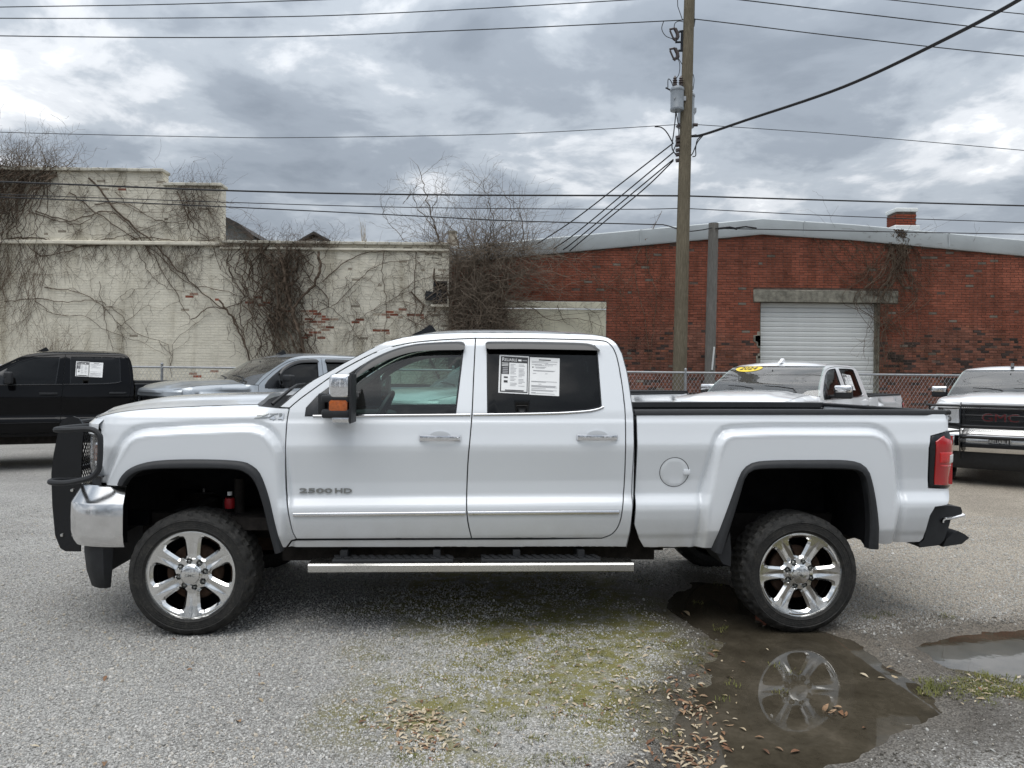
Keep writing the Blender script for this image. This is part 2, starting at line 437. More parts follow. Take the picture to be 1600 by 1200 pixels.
MT['yellow'] = simple('yellow_vinyl', (0.80, 0.58, 0.03), 0.4)
MT['badge_red'] = simple('badge_red', (0.24, 0.010, 0.012), 0.25, coat=1.0)
def tyre_mat():
    m, nt, b = nodes('tyre_rubber'); setp(b, rough=0.72, spec=0.35)
    n = noise_tex(nt, 14, 6, 0.65); n2 = noise_tex(nt, 70, 3, 0.6)
    f = mth(nt, 'MULTIPLY', mth(nt, 'ADD', n, n2), 0.5)
    nt.links.new(ramp(nt, f, ((0.35, (0.012, 0.012, 0.012)), (0.55, (0.026, 0.025, 0.023)), (0.74, (0.070, 0.063, 0.053)))), b.inputs['Base Color'])
    # moulded rings and blocks on the sidewall
    t = nt.nodes.new('ShaderNodeTexCoord'); s = nt.nodes.new('ShaderNodeSeparateXYZ'); nt.links.new(t.outputs['Object'], s.inputs[0])
    rr = mth(nt, 'SQRT', mth(nt, 'ADD', mth(nt, 'MULTIPLY', s.outputs[0], s.outputs[0]), mth(nt, 'MULTIPLY', s.outputs[2], s.outputs[2])))
    an = mth(nt, 'ARCTAN2', s.outputs[2], s.outputs[0])
    wv = mth(nt, 'SINE', mth(nt, 'MULTIPLY', rr, 520.0)); ln = mth(nt, 'GREATER_THAN', mth(nt, 'SINE', mth(nt, 'MULTIPLY', an, 150.0)), 0.2)
    band = mth(nt, 'LESS_THAN', mth(nt, 'ABSOLUTE', mth(nt, 'SUBTRACT', rr, 0.335)), 0.016)
    an2 = mth(nt, 'GREATER_THAN', mth(nt, 'SINE', mth(nt, 'MULTIPLY', an, 4.0)), 0.1)
    lett = mth(nt, 'MULTIPLY', mth(nt, 'MULTIPLY', band, ln), an2)
    h = mth(nt, 'ADD', mth(nt, 'MULTIPLY', wv, 0.05), mth(nt, 'ADD', mth(nt, 'MULTIPLY', lett, 1.2), mth(nt, 'MULTIPLY', n2, 0.5)))
    bump(nt, b, h, 0.006); return m
MT['tyre'] = tyre_mat()
# ------------------------------------------------------------------ pickup trucks (local frame: x nose -> tail, y towards the far side, z up; x=0 under the front axle)
TH = R_(3.3); WID = 2.0
_w0 = at(298, 899, 4.806); TO = Vector((_w0.x, _w0.y, 0))
EX = Vector((math.cos(TH), math.sin(TH), 0)); EY = Vector((-math.sin(TH), math.cos(TH), 0))
_cl = CAMP-TO; CLX, CLY = _cl.dot(EX), _cl.dot(EY)
def T(u, v, y=0.0):
    d = ray(u, v); t = (y-CLY)/d.dot(EY); return (CLX+d.dot(EX)*t, CAM_Z+d.z*t)
def _prof():
    k = [(0.3,.085),(0.45,.07),(.534,.052),(.575,.044),(.60,.032),(.70,.010),(.765,.000),(.80,.004),(.862,.046),(.95,.044),(1.05,.028),(1.15,.011),(1.185,.009),
         (1.25,.024),(1.336,.041),(1.344,.050),(1.374,.056),(1.40,.062),(1.84,.222),(1.89,.255),(1.92,.295),(1.95,.36),(2.1,.6)]
    z = np.arange(0.2, 2.2, 0.002); y = np.interp(z, [a for a, _ in k], [b for _, b in k])
    g = np.exp(-0.5*(np.arange(-15, 16)*0.002/0.0075)**2); g /= g.sum()
    return z, np.convolve(np.pad(y, 15, 'edge'), g, 'valid')
PZ, PY = _prof()
TILT = 0.010
def polyT(P, y=0.0): return [T(u, v, y) for u, v in P]
BULGE_F = polyT([(215,671),(300,666),(392,663),(414,668),(430,684),(441,705),(446,760),(452,900),(120,900),(150,760),(178,712),(196,680)])
BULGE_R = polyT([(1132,672),(1200,669),(1368,669),(1386,676),(1397,692),(1407,730),(1412,775),(1400,900),(1090,900),(1098,776),(1110,730),(1120,690)])
def round_poly(P, w=.055):               # eases the corners of a pressing's outline
    D = np.array(densify(P, .02)); k = int(w/.02); g = np.exp(-0.5*(np.arange(-2*k, 2*k+1)/k)**2); g /= g.sum()
    return [tuple(sum(g[j+2*k]*D[(i+j) % len(D)] for j in range(-2*k, 2*k+1))) for i in range(0, len(D), 3)]
class Field:                          # the outline's signed distance kept on a 1 cm grid
    def __init__(s, P):
        s.x0, s.z0, s.h = -1.4, -.2, .01; nx, nz = 680, 240
        gx, gz = np.meshgrid(s.x0+s.h*np.arange(nx), s.z0+s.h*np.arange(nz), indexing='ij'); s.D = sdf(gx.ravel(), gz.ravel(), P).reshape(nx, nz)
    def __call__(s, X, Z):
        a = np.clip((X-s.x0)/s.h, 0, s.D.shape[0]-1.001); b = np.clip((Z-s.z0)/s.h, 0, s.D.shape[1]-1.001); i, j = a.astype(int), b.astype(int); fx, fz = a-i, b-j; D = s.D
        return (D[i, j]*(1-fx)+D[i+1, j]*fx)*(1-fz)+(D[i, j+1]*(1-fx)+D[i+1, j+1]*fx)*fz
BULGE_F, BULGE_R = Field(round_poly(BULGE_F)), Field(round_poly(BULGE_R))
def f_body(X, Z):
    X = np.asarray(X, float); Z = np.asarray(Z, float); sh = np.broadcast(X, Z).shape
    X = np.broadcast_to(X, sh).ravel(); Z = np.broadcast_to(Z, sh).ravel()
    zp = Z-TILT*X; y = np.interp(zp, PZ, PY)
    fr = 1-sstep(0.30, 0.52, X)
    y = y+fr*0.10*np.clip((zp-1.352)/0.10, 0, 3)**2
    bd = sstep(0.35, 0.42, X)*0+1
    for poly in (BULGE_F, BULGE_R):
        d = poly(X, Z)
        b = -0.036*sstep(0.0, 0.052, d)+0.023*np.exp(-((d+0.006)/0.019)**2)
        # inside the bulge the door creases fade away
        y = y*(1-sstep(0, .07, d)) + sstep(0, .07, d)*(0.030+0.10*fr*np.clip((zp-1.352)/0.10, 0, 3)**2+0.03*np.clip((0.62-zp)/0.1, 0, 2)) + b
    y = y+0.11*(np.clip(-0.42-X, 0, 1)/0.22)**2
    y = y+0.05*(np.clip(X-4.86, 0, 1)/0.10)**2
    return y.reshape(sh) if sh else float(y[0])
def TF(u, v, off=0.0):
    y = 0.05
    for _ in range(14):
        x, z = T(u, v, y); y = 0.4*y+0.6*min(float(f_body(np.array([x]), np.array([z]))[0])+off, 0.75)
    return x, z
def pTF(P, n=0, off=0.0):
    if n: P = crom(P, n)
    return [TF(u, v, off) for u, v in P]
def fs(X, Z, o=0.0): return f_body(X, Z)+o
def f1(x, z): return float(f_body(np.array([x]), np.array([z]))[0])

A_FRONT = pTF(crom([(436,636.5),(480,600),(520,577),(563,553.5),(602,534.5),(630,527)], 4))
ROOF = pTF(crom([(630,527),(660,522.5),(687,520.5),(742,519.3),(820,519.6),(895,521.2),(930,523.2),(950,527.5),(963,536.5),(972,552)], 4))
REAR = pTF(crom([(972,552),(980,582),(986,620),(990,648)], 4))+pTF([(991,700),(989,790),(985,830),(979,855)])
GAP_A = pTF(crom([(452,637.5),(463,628),(480,615),(525,583.5),(566,560.5),(600,545.5),(640,536),(690,531),(743,528.5)], 4))
GAP_B = pTF(crom([(743,528.5),(740,590),(737.6,646),(734,690),(731,725),(729,785),(731,815),(737,841.5)], 3))
GAP_C = pTF(crom([(743,528.5),(830,529),(900,530.5),(938,532),(952,537),(962,552),(969,582),(975,624),(977.5,661),(977,725),(973,792),(967.5,819),(957,834),(941,841)], 4))
GAP_D = pTF(crom([(452,637.5),(448,661),(446,706),(448,781),(455.6,826),(463,842.5)], 4))
F_OUT = [(182,757),(184,751),(196,736),(217,725.5),(251,719.5),(315,718),(375,721),(396,730),(407,743),(419,776),(430,823),(441,862)]
F_IN = [(194,759),(202,747),(213,739),(228,734.5),(252,732.6),(315,732),(366,733.5),(384,739),(398,753),(410,785),(420,827),(430,865)]
R_OUT = [(1114,862),(1124,832),(1136,800),(1152,756),(1160,737),(1174,724.5),(1200,720),(1264,719),(1330,720),(1354,730),(1363,748),(1371,788),(1375,828),(1375,858)]
R_IN = [(1128,866),(1136,838),(1144,812),(1156,772),(1163,748),(1173,736.5),(1196,733),(1264,732.5),(1330,734),(1346,741),(1352,757),(1357,792),(1358,825),(1356,857)]
def arcs(P, Q, n=44): return resample(polyT(crom(P, 4), -0.02), n), resample(polyT(crom(Q, 4), -0.02), n)
FO, FI = arcs(F_OUT, F_IN); RO, RI = arcs(R_OUT, R_IN)
FM = [((a[0]+b[0])/2, (a[1]+b[1])/2) for a, b in zip(FO, FI)]; RM = [((a[0]+b[0])/2, (a[1]+b[1])/2) for a, b in zip(RO, RI)]
HOOD_E = pTF(crom([(150,652.5),(175,645.5),(210,640.5),(260,636.5),(330,633.5),(402,631.5)], 4))
WIN_F = pTF([(476,650.3),(478,637),(495,618.5)])+pTF(crom([(520,600),(549,581),(575,564.5),(600,552.5),(630,543),(660,538),(690,536),(724,534.8)], 3))+pTF([(726,537),(712.7,648.3)])
WIN_R = pTF([(761,646.5),(760,537),(763,534.5)])+pTF(crom([(800,534.2),(860,534.4),(907,535.5),(924,538.5),(933,546),(937.5,594),(940.6,634)], 4))+pTF([(938,637),(919,641),(870,645)])
LOOP_FD = list(reversed(GAP_D))[:-1]+GAP_A[:-1]+GAP_B
LOOP_RD = list(reversed(GAP_B))[:-1]+GAP_C+pTF([(840,841.3)])
LOOP_CAB = A_FRONT[:-1]+ROOF[:-1]+REAR+pTF([(760,855.3),(448,856),(455.5,845.5),(463,844.2),(600,843.5),(737,843),(841,842.8)])+list(reversed(GAP_C))[:-1]+list(reversed(GAP_A))
LOOP_FEN = HOOD_E+pTF([(404,634),(436,637.3),(451,637.8)])+GAP_D[1:]+pTF([(455,845),(447,856),(440,856)])+list(reversed(FM[:-2]))+pTF([(183,760),(160,755),(141,750),(149,742),(155,728),(157.5,700),(157.5,672),(153,664)])
LOOP_BED = pTF([(994,646.5),(1150,646),(1320,646),(1478,646.5),(1481,660),(1482,672.5),(1455,681.5),(1452.2,700),(1451.2,762),(1484,761.5),(1481,789),(1462,792.5),(1454,806),(1443,842),(1437,847.5),(1377,851)])+list(reversed(RM[1:-1]))+pTF([(1112,857),(1006,856),(998,842),(991,820),(993,748)])

def true_normals(o, s):                # pressed sheet metal: shade the panel by the exact slope of its surface
    me = o.data; nv, npoly = len(me.vertices), len(me.polygons)
    co = np.empty(nv*3); me.vertices.foreach_get('co', co); co = co.reshape(-1, 3); h = .0025; x, z = co[:, 0], co[:, 2]
    gx = (f_body(x+h, z)-f_body(x-h, z))/(2*h); gz = (f_body(x, z+h)-f_body(x, z-h))/(2*h)
    n = np.stack([gx, -np.ones(nv), gz], 1)
    if s: n[:, 1] = 1
    n /= np.linalg.norm(n, axis=1, keepdims=True)
    vi = np.empty(len(me.loops), int); me.loops.foreach_get('vertex_index', vi); tot = np.empty(npoly, int); me.polygons.foreach_get('loop_total', tot)
    fnr = np.empty(npoly*3); me.polygons.foreach_get('normal', fnr); fnr = fnr.reshape(-1, 3); pid = np.repeat(np.arange(npoly), tot)
    L = np.where((tot[pid] == 3)[:, None], n[vi], fnr[pid]); me.normals_split_custom_set(L.tolist())
def mir(y, s): return y if s == 0 else WID-y
def cross(edge, n, crown, xb=None, ex=2.4):
    """rings from a near-side edge curve [(x,z)] across to its mirror image"""
    out = []
    for i, (x, z) in enumerate(edge):
        y0 = f1(x, z); q = i/max(1, len(edge)-1); r = []
        for k in range(n+1):
            t = k/n; s = 2*t-1; b = 1-abs(s)**ex
            r.append((x+(xb(q)*b if xb else 0), y0+(WID-2*y0)*t, z+crown(q)*b))
        out.append(r)
    return out
def strip_side(mb, pts, o_out, h, s, mi=0):       # a thin bar riding on the body side along pts
    rings = []
    for x, z in pts:
        y = f1(x, z); rings.append([(x, mir(y+q, s), z+w) for q, w in ((0.004, -h/2), (o_out*0.7, -h/2), (o_out, -h*0.25), (o_out, h*0.25), (o_out*0.7, h/2), (0.004, h/2))])
    return mb.loft(rings, closed=True, cap=True, mi=mi)

# ---- wheels -------------------------------------------------------
def wheel_meshes():
    def pocket(a0):
        P = []
        for r, hw in ((.122, .043), (.150, .045), (.190, .049), (.218, .053), (.232, .059)):
            P.append((r, math.asin(hw/r)))
        side1 = [(r, a0-math.pi/6+t) for r, t in P]; side2 = [(r, a0+math.pi/6-t) for r, t in reversed(P)]
        mid_o = [(.240, a0+d) for d in np.linspace(-.19, .19, 7)]
        mid_i = [(.113, a0)]
        return [(r*math.cos(a), r*math.sin(a)) for r, a in side1+mid_o+side2+mid_i]
    holes = [pocket(math.pi/3*k) for k in range(6)]
    lugs = [(.083*math.cos(math.pi/4*k+.2), .083*math.sin(math.pi/4*k+.2)) for k in range(8)]
    def f(X, Z):
        r = np.hypot(X, Z); a = np.arctan2(Z, X)
        d = np.full(len(X), 1e9)
        for h in holes: d = np.minimum(d, polydist(X, Z, h))
        y = .006+np.interp(r, [0, .06, .10, .125, .20, .25, .262, .275], [.010, .012, .016, .018, .012, .004, -.002, .002])
        y = y+.015*np.clip(1-d/.0155, 0, 1)*(r < .252)
        # notch running out of the hub along each spoke
        sa = np.abs((a+math.pi/6+1e-6) % (math.pi/3)-math.pi/6); sa = np.abs(((a-math.pi/6) % (math.pi/3)+math.pi/6) % (math.pi/3)-0)
        k = np.round((a-math.pi/6)/(math.pi/3)); da = a-(math.pi/6+k*math.pi/3); tr = np.abs(r*np.sin(da))
        y = y+.010*np.clip(1-tr/np.maximum(.004, .030-.16*np.clip(r-.10, 0, 1)), 0, 1)*sstep(.275, .12, r)*(r > .098)
        for lx, lz in lugs: y = y+.026*sstep(.0185, .0135, np.hypot(X-lx, Z-lz))
        return y
    N = 120
    circ = [(.270*math.cos(2*math.pi*i/N), .270*math.sin(2*math.pi*i/N)) for i in range(N)]
    mb = panel_mesh(circ, f, .0055, holes, rim=.055, edge=.0022, roll=.0, more=(.009,.0155,.0185), glim=.0205)
    mb.lathe([(.270,.006),(.276,-.004),(.279,.004),(.272,.02),(.252,.05),(.245,.12),(.250,.24)], 72)
    rim = mb.mesh('rim', MT['wheel_chrome'], 26, True)
    cap = MB().lathe([(.0,-.018),(.045,-.017),(.055,-.012),(.058,-.002),(.066,.004),(.067,.03)], 40)
    put_text(cap, 'GMC', .062, .019, (0, -.0175, 0), (1, 0, 0), (0, 0, 1), .0025, 1, off=.01)
    cap = cap.mesh('centre_cap', [MT['wheel_chrome'], MT['badge_metal']], 30, True)
    nut = MB().lathe([(.0,-.010),(.006,-.009),(.0105,-.002),(.0105,.03)], 6).mesh('lug_nut', MT['badge_metal'], 30, True)
    # tyre
    N = 168; prof = [(.268,.014),(.274,-.002),(.286,-.010),(.292,-.016),(.297,-.0145),(.318,-.0175),(.338,-.0165),(.341,-.020),(.345,-.019)]; blkp = [(.347,-.0135),(.352,-.0115),(.3625,-.0055)]
    rows = [(.372,.002),(.384,.014),(.3925,.030),(.3935,.060),(.3935,.064),(.3935,.100),(.3935,.104),(.3935,.150),(.3935,.154),(.3935,.195),(.3935,.199),(.3925,.232),(.384,.248),(.372,.262)]
    tail = [(.350,.274),(.318,.278),(.280,.262),(.268,.246)]
    rings = []
    for i in range(N):
        a = 2*math.pi*i/N; r = []; ph = i % 7
        for rad, t in prof: r.append((rad, t))
        up = (i//2) % 4 < 2
        for q, (rad, t) in enumerate(blkp): r.append((rad, t-((.0055, .0065, .0055)[q] if (up if q else up or (i//2) % 4 == 2) else 0)))
        for j, (rad, t) in enumerate(rows):
            blk = j//2 if j < 3 else (j-1)//2+1
            g = ((i+blk*3) % 7) < 2
            long_ = j in (4, 6, 8, 10) and False
            cut = .014 if (g and j >= 1 and j <= 12) else 0.0
            if j == 0 and g: cut = .004
            r.append((rad-cut, t+(.004 if (g and j < 3) else 0)))
        for rad, t in tail: r.append((rad, t))
        rings.append([(rad*math.cos(a), t, rad*math.sin(a)) for rad, t in r])
    rings.append(rings[0]); mb = MB(); m = len(rings[0]); V = [p for r in rings[:-1] for p in r]; F = []
    for i in range(N):
        i2 = (i+1) % N
        for j in range(m-1): F.append((i*m+j, i2*m+j, i2*m+j+1, i*m+j+1))
    mb.add(V, F); tyre = mb.mesh('tyre', MT['tyre'], 28, True)
    hub = MB().lathe([(.0,.075),(.165,.075),(.175,.085),(.175,.11),(.06,.115),(.06,.20),(.24,.22)], 40).mesh('brake_disc', MT['rust'], 40, True)
    hub_dark = MB().lathe([(.245,.05),(.247,.14),(.235,.20),(.0,.205)], 40)
    return rim, cap, nut, tyre, hub, lugs, hub_dark.mesh('barrel', MT['dark'], 40, True)
WM = wheel_meshes()
def wheel(root, x, s, z, spin, far=False):
    rim, cap, nut, tyre, hub, lugs, barrel = WM
    w = link('wheel', barrel, root); w.location = (x, mir(0.0, s), z)
    w.rotation_euler = (0, spin, 0) if s == 0 else (0, spin, math.pi)
    link('tyre', tyre, w); link('rim', rim, w); link('brake_disc', hub, w)
    c = link('centre_cap', cap, w)
    for lx, lz in lugs:
        n = link('lug_nut', nut, w); n.location = (lx, .024, lz)
    return w

BUMP_PATH = [(-.425,.020),(-.50,.013),(-.60,.026),(-.69,.055),(-.765,.105),(-.82,.18),(-.86,.30),(-.89,.46),(-.915,.72),(-.925,1.0)]
def full_path(P): return P+[(x, WID-y) for x, y in reversed(P[:-1])]
def sweep_path(mb, path, prof, mi=0, closed=False):         # profile (outwards, z) carried along a plan path
    P = np.array(path); n = len(P); rings = []
    for i in range(n):
        t = P[min(i+1, n-1)]-P[max(i-1, 0)]; t /= np.linalg.norm(t); nr = np.array([-t[1], t[0]])
        if nr[0] > 0 and abs(nr[0]) > abs(nr[1]): nr = -nr
        elif abs(nr[1]) >= abs(nr[0]) and (nr[1] > 0) == (P[i][1] < 1): nr = -nr
        rings.append([(P[i][0]+nr[0]*o, P[i][1]+nr[1]*o, z) for o, z in prof])
    return mb.loft(rings, closed=closed, cap=closed, mi=mi)

def pickup(name, label, pos, yaw, o, group=None):
    root = empty(name, pos, yaw); tag(root, label, 'pickup truck', group)
    st = o.get('step', .06); P = MT[o['paint']]; big = st < .04
    bright = MT['chrome'] if o.get('chrome', True) else MT['gloss_black']
    E = dict(edge=.005 if big else .008)
    gap = .0038
    def part(nm, mb, m, par=root, angle=40, fixn=True): return mb.build(nm, m, par, angle, fixn)
    doors = []
    for s in (0, 1):
        M_ = None if s == 0 else WID
        stp = st if s == 0 else max(st, .05)
        def pan(loop, holes=(), off=0.0, ins=gap, **k):
            lp = list(loop)
            if area2(lp) < 0: lp.reverse()
            if ins: lp = inset(densify(lp, .05), ins)
            kk = dict(E); kk.update(k); return panel_mesh(lp, lambda X, Z: fs(X, Z, off), kk.pop('step', stp), holes, mirror=M_, **kk)
        pn = [part('fender', pan(LOOP_FEN), P, angle=50, fixn=False)]
        fd = part('front_door', pan(LOOP_FD, [WIN_F]), P, angle=50, fixn=False)
        rd = part('rear_door', pan(LOOP_RD, [WIN_R]), P, angle=50, fixn=False)
        cs_ = part('cab_side', pan(LOOP_CAB), P, angle=50, fixn=False)
        bs = part('bed_side', pan(LOOP_BED), P, angle=50, fixn=False)
        for q in pn+[fd, rd, cs_, bs]: true_normals(q, s)
        doors.append((fd, rd))
        # glass, frames, sail
        gf = MT[o.get('glass_f', 'glass_front')]; gr = MT[o.get('glass_r', 'glass_dark')]
        part('window_glass', pan(WIN_F, off=.014, ins=-.006, rim=0, edge=0, step=.12), gf, fd, fixn=False)
        part('window_glass', pan(WIN_R, off=.014, ins=-.006, rim=0, edge=0, step=.12), gr, rd, fixn=False)
        fr = pan(WIN_F, [inset(list(reversed(WIN_F)) if area2(WIN_F) < 0 else WIN_F, .012)], off=.004, ins=0, rim=.010, edge=0, step=.06)
        sail = pTF([(476,650.3),(478,637),(495,618.5),(520,600),(549,583),(547,615),(545,650)])
        panel_mesh(sail, lambda X, Z: fs(X, Z, -.004), .08, mb=fr, mirror=M_, edge=.004, rim=.02)
        part('window_frame', fr, MT['gloss_black'], fd, fixn=False)
        lp = list(reversed(WIN_R)) if area2(WIN_R) < 0 else WIN_R
        part('window_frame', pan(lp, [inset(lp, .009)], off=.004, ins=0, rim=.010, edge=0, step=.06), MT['gloss_black'], rd, fixn=False)
        # belt mouldings
        mb = MB(); strip_side(mb, pTF(crom([(489,650.2),(560,649.6),(650,648.9),(735,648.1)], 4)), -.008, .013, s); part('belt_trim', mb, bright, fd)
        mb = MB(); strip_side(mb, pTF(crom([(739.5,648),(800,647.3),(870,645.8),(915,643),(933,640),(943,636)], 4)), -.008, .013, s); part('belt_trim', mb, bright, rd)
        mb = MB(); strip_side(mb, pTF([(458,804.2),(550,803.4),(640,802.6),(727,801.8)]), -.012, .022, s); part('side_moulding', mb, bright if big else P, fd)
        mb = MB(); strip_side(mb, pTF([(731.5,801.8),(820,801),(900,800.4),(967,800)]), -.012, .022, s); part('side_moulding', mb, bright if big else P, rd)
        # handles
        for (u, v, dr) in ((688, 684.5, fd), (933, 683.5, rd)):
            x, z = TF(u, v); y = f1(x, z); mb = MB()
            pth = [(-.135, .000), (-.128, -.018), (-.09, -.030), (0, -.036), (.09, -.030), (.125, -.018), (.133, .0)]
            rings = [[(x+a, mir(y+b+q, s), z+w) for q, w in ((.006,-.018),(-.002,-.016),(-.006,0),(-.002,.016),(.006,.018))] for a, b in pth]
            mb.loft(rings, closed=True, cap=True)
            if dr is fd: mb.lathe([(0,-.001),(.007,0),(.009,.004)], 10, (x+.112, mir(y-.036, s) if s == 0 else mir(y-.036, s), z))
            part('handle', mb, bright if o.get('chrome', True) else MT['plastic'], dr)
            cup = MB(); rr = []
            for q, dd in ((1.0, .000), (.8, .012), (.45, .022), (0.01, .024)):
                rr.append([(x+.075*q*math.cos(a), mir(f1(x, z)-.0015+dd*.0+(.0 if q == 1 else -.0), s), z+.045*q*math.sin(a)) for a in np.linspace(0, 2*math.pi, 20, endpoint=False)])
            cup.loft(rr, closed=True)
            if big: part('handle_cup', cup, MT['ink_grey'] if False else P, dr)
        if o.get('visor'):
            for poly_o, poly_i, dr in (
                ([(549,588),(570,567.5),(607,548.5),(645,538),(682,534.5),(722,533.5),(726.5,538)], [(549,598),(572,580),(610,561),(645,550.5),(682,547.5),(722,547),(726,546)], fd),
                ([(758.5,536),(762,533.5),(820,533.5),(907,535.5),(927,539),(937,547)], [(759,544),(764,545.5),(820,545.5),(905,547),(925,547.5),(937,547.8)], rd)):
                a = resample(pTF(crom(poly_o, 4)), 26); b = resample(pTF(crom(poly_i, 4)), 26); mb = MB(); rings = []
                for (xa, za), (xb, zb) in zip(a, b):
                    ya, yb = f1(xa, za), f1(xb, zb); r = []
                    for t, oo in ((0, .002), (.12, -.014), (.5, -.026), (1, -.030), (1.0, -.026), (.5, -.020), (.1, -.006)):
                        r.append((xa+(xb-xa)*t, mir(ya+(yb-ya)*t+oo, s), za+(zb-za)*t))
                    rings.append(r)
                mb.loft(rings, closed=True, cap=True); part('window_visor', mb, MT['visor'], dr)
        # flares and wheel wells
        for k, (OU, IN) in enumerate(((FO, FI), (RO, RI))):
            if o.get('flares', True):
                mb = MB(); rings = []
                for (xo, zo), (xi, zi) in zip(OU, IN):
                    yo = f1(xo, zo); r = []
                    for t, y in ((0, min(yo, .02)+.02), (0, min(yo, .02)-.006), (.18, -.030), (.5, -.040), (.85, -.040), (1, -.030), (1.0, .03)):
                        r.append((xo+(xi-xo)*t, mir(y, s), zo+(zi-zo)*t))
                    rings.append(r)
                mb.loft(rings, closed=True, cap=True); part('fender_flare', mb, MT['plastic'])
            mb = MB(); cx = sum(p[0] for p in IN)/len(IN); ring0 = [(x, mir(.012, s), z) for x, z in (IN if o.get('flares', True) else [((a[0]+b[0])/2, (a[1]+b[1])/2) for a, b in zip(OU, IN)])]
            ring1 = [(cx+(x-cx)*1.03, mir(.10, s), z+.03) for x, _, z in ring0]; ring2 = [(cx+(x-cx)*1.0, mir(.62, s), z+.02) for x, _, z in ring0]
            mb.loft([ring0, ring1, ring2]); mb.add(ring2, [tuple(range(len(ring2)))]); part('wheel_well', mb, MT['dark'])
        # mirror
        mirror(root, s, o, big, part)
        # door inner, pillars behind gaps
        mb = MB(); inner = pTF([(441,652),(560,652),(700,650.5),(860,648),(935,644),(984,650),(984,800),(975,850),(470,850),(449,780)])
        panel_mesh(inner, lambda X, Z: fs(X, Z, .034), .12, mb=mb, mirror=M_, rim=0, edge=0)
        pil = pTF([(724,530),(766,530),(764,655),(712,655)])
        panel_mesh(pil, lambda X, Z: fs(X, Z, .030), .12, mb=mb, mirror=M_, rim=0, edge=0)
        pil = pTF([(932,534),(944,531),(964,545),(976,600),(983,655),(943,655),(938,600)])
        panel_mesh(pil, lambda X, Z: fs(X, Z, .030), .12, mb=mb, mirror=M_, rim=0, edge=0)
        part('door_lining', mb, MT['trim'], fixn=False)
        # fuel door, tail light, bed rail cap
        if s == 0 and big:
            cx, cz = TF(1053.5, 737.5); N = 40; c1 = [(cx+.093*math.cos(2*math.pi*i/N), cz+.093*math.sin(2*math.pi*i/N)) for i in range(N)]
            mb = panel_mesh(c1, lambda X, Z: fs(X, Z, -.0015), .03, rim=.004, edge=.004, roll=.002); fu = part('fuel_door', mb, P, angle=50, fixn=False)
            ring = MB().tube([(x*1.0+(x-cx)*.035, fs(x, z)-.0004, z+(z-cz)*.035) for x, z in c1], .0022, 4, closed=True); part('fuel_door_gap', ring, MT['ink'], fu)
            tb = MB().rbox((cx+.082, f1(cx+.08, cz)-.006, cz), (.045, .012, .036), .005, 2); part('pull_tab', tb, P, fu)
            sm = MB(); 
            ln = pTF([(997,654),(1200,653.5),(1452,654)]); strip_side(sm, ln, .0005, .004, 0)
        tail_light(root, s, part)
        mb = MB(); e = pTF([(992,646.5),(1100,646),(1240,645.8),(1380,646),(1478,646.5)])
        rings = [[(x, mir(f1(x, z)+q, s), z+w) for q, w in ((-.006,-.010),(-.006,.006),(.004,.022),(.05,.026),(.085,.020),(.088,-.02),(.03,-.012))] for x, z in resample(e, 14)]
        mb.loft(rings, closed=True, cap=True); part('bed_rail_cap', mb, MT['plastic'])
        if o.get('steps', True): running_board(root, s, part)
        if o.get('mudflap', True):
            mb = MB(); a = [T(u, v, .02) for u, v in ((1114,858),(1127,862),(1139,830),(1141,862),(1140,884),(1128,880))]
            mb.prism(a, mir(.0, s), mir(.30, s)); part('mud_flap', mb, MT['plastic'])
    # ---- hood, roof, glass across
    mb = MB(); ring = cross(HOOD_E, 24, lambda q: .012+.050*min(1, q*2.2)**.7*(1-.15*q), lambda q: -.150*(1-q)**2.5-.02)
    for r in ring[2:]:
        for k, (x, y, z) in enumerate(r):
            d = abs(y-1.0); h = .016*sstep(.62, .50, np.array(d))*1.0; r[k] = (x, y, z+float(h))
    nose = [[(x-.018, y, z-.022) for x, y, z in ring[0]], [(x-.020, y, z-.055) for x, y, z in ring[0]]]
    mb.loft([nose[1], nose[0]]+ring); back = [[(x+.0, y, z-.05) for x, y, z in ring[-1]]]; mb.loft([ring[-1]]+back)
    part('hood', mb, P, angle=35)
    mb = MB(); wr = cross(A_FRONT, 20, lambda q: .010*q+.0, lambda q: -.10*(1-q)-.02, 2.0)
    mb.loft(wr); ws = part('windshield', mb, MT[o.get('glass_w', 'glass_wind')])
    mb = MB(); base = wr[0]; rr = cross(A_FRONT[:2], 20, lambda q: .0, lambda q: -.15-.03)
    hb = ring[-1]; n0 = len(hb); cow = []
    hb2 = [tuple(np.array(hb[0])*(1-t)+np.array(hb[-1])*t) for t in np.linspace(0, 1, 21)]
    hb2 = [(np.interp(t, np.linspace(0, 1, n0), [p[0] for p in hb]), np.interp(t, np.linspace(0, 1, n0), [p[1] for p in hb]), np.interp(t, np.linspace(0, 1, n0), [p[2] for p in hb])-.03) for t in np.linspace(0, 1, 21)]
    mid = [((a[0]+b[0])/2, (a[1]+b[1])/2, min(a[2], b[2])-.035) for a, b in zip(hb2, base)]
    mb.loft([hb2, mid, [(x, y, z-.004) for x, y, z in base]]); part('cowl', mb, MT['plastic'])
    for (ya, yb) in ((.30, .95), (1.0, 1.6)):
        mb = MB(); k0, k1 = int(ya/WID*20), int(yb/WID*20)
        p0 = Vector(wr[0][k0])+Vector((-.05, 0, .01)); p1 = Vector(wr[2][k0+1])+Vector((-.03, 0, .03)); p2 = Vector(wr[3][k1])+Vector((-.03, 0, .03))
        mb.tube([p0, p1, p1.lerp(p2, .5)+Vector((-.01, 0, .01)), p2], [.014, .012, .009, .006], 6); part('wiper', mb, MT['plastic'])
    mb = MB(); roof = cross(ROOF, 20, lambda q: .010+.040*math.sin(math.pi*min(1, q*1.15)**.8)); mb.loft(roof); part('roof', mb, P, angle=50)
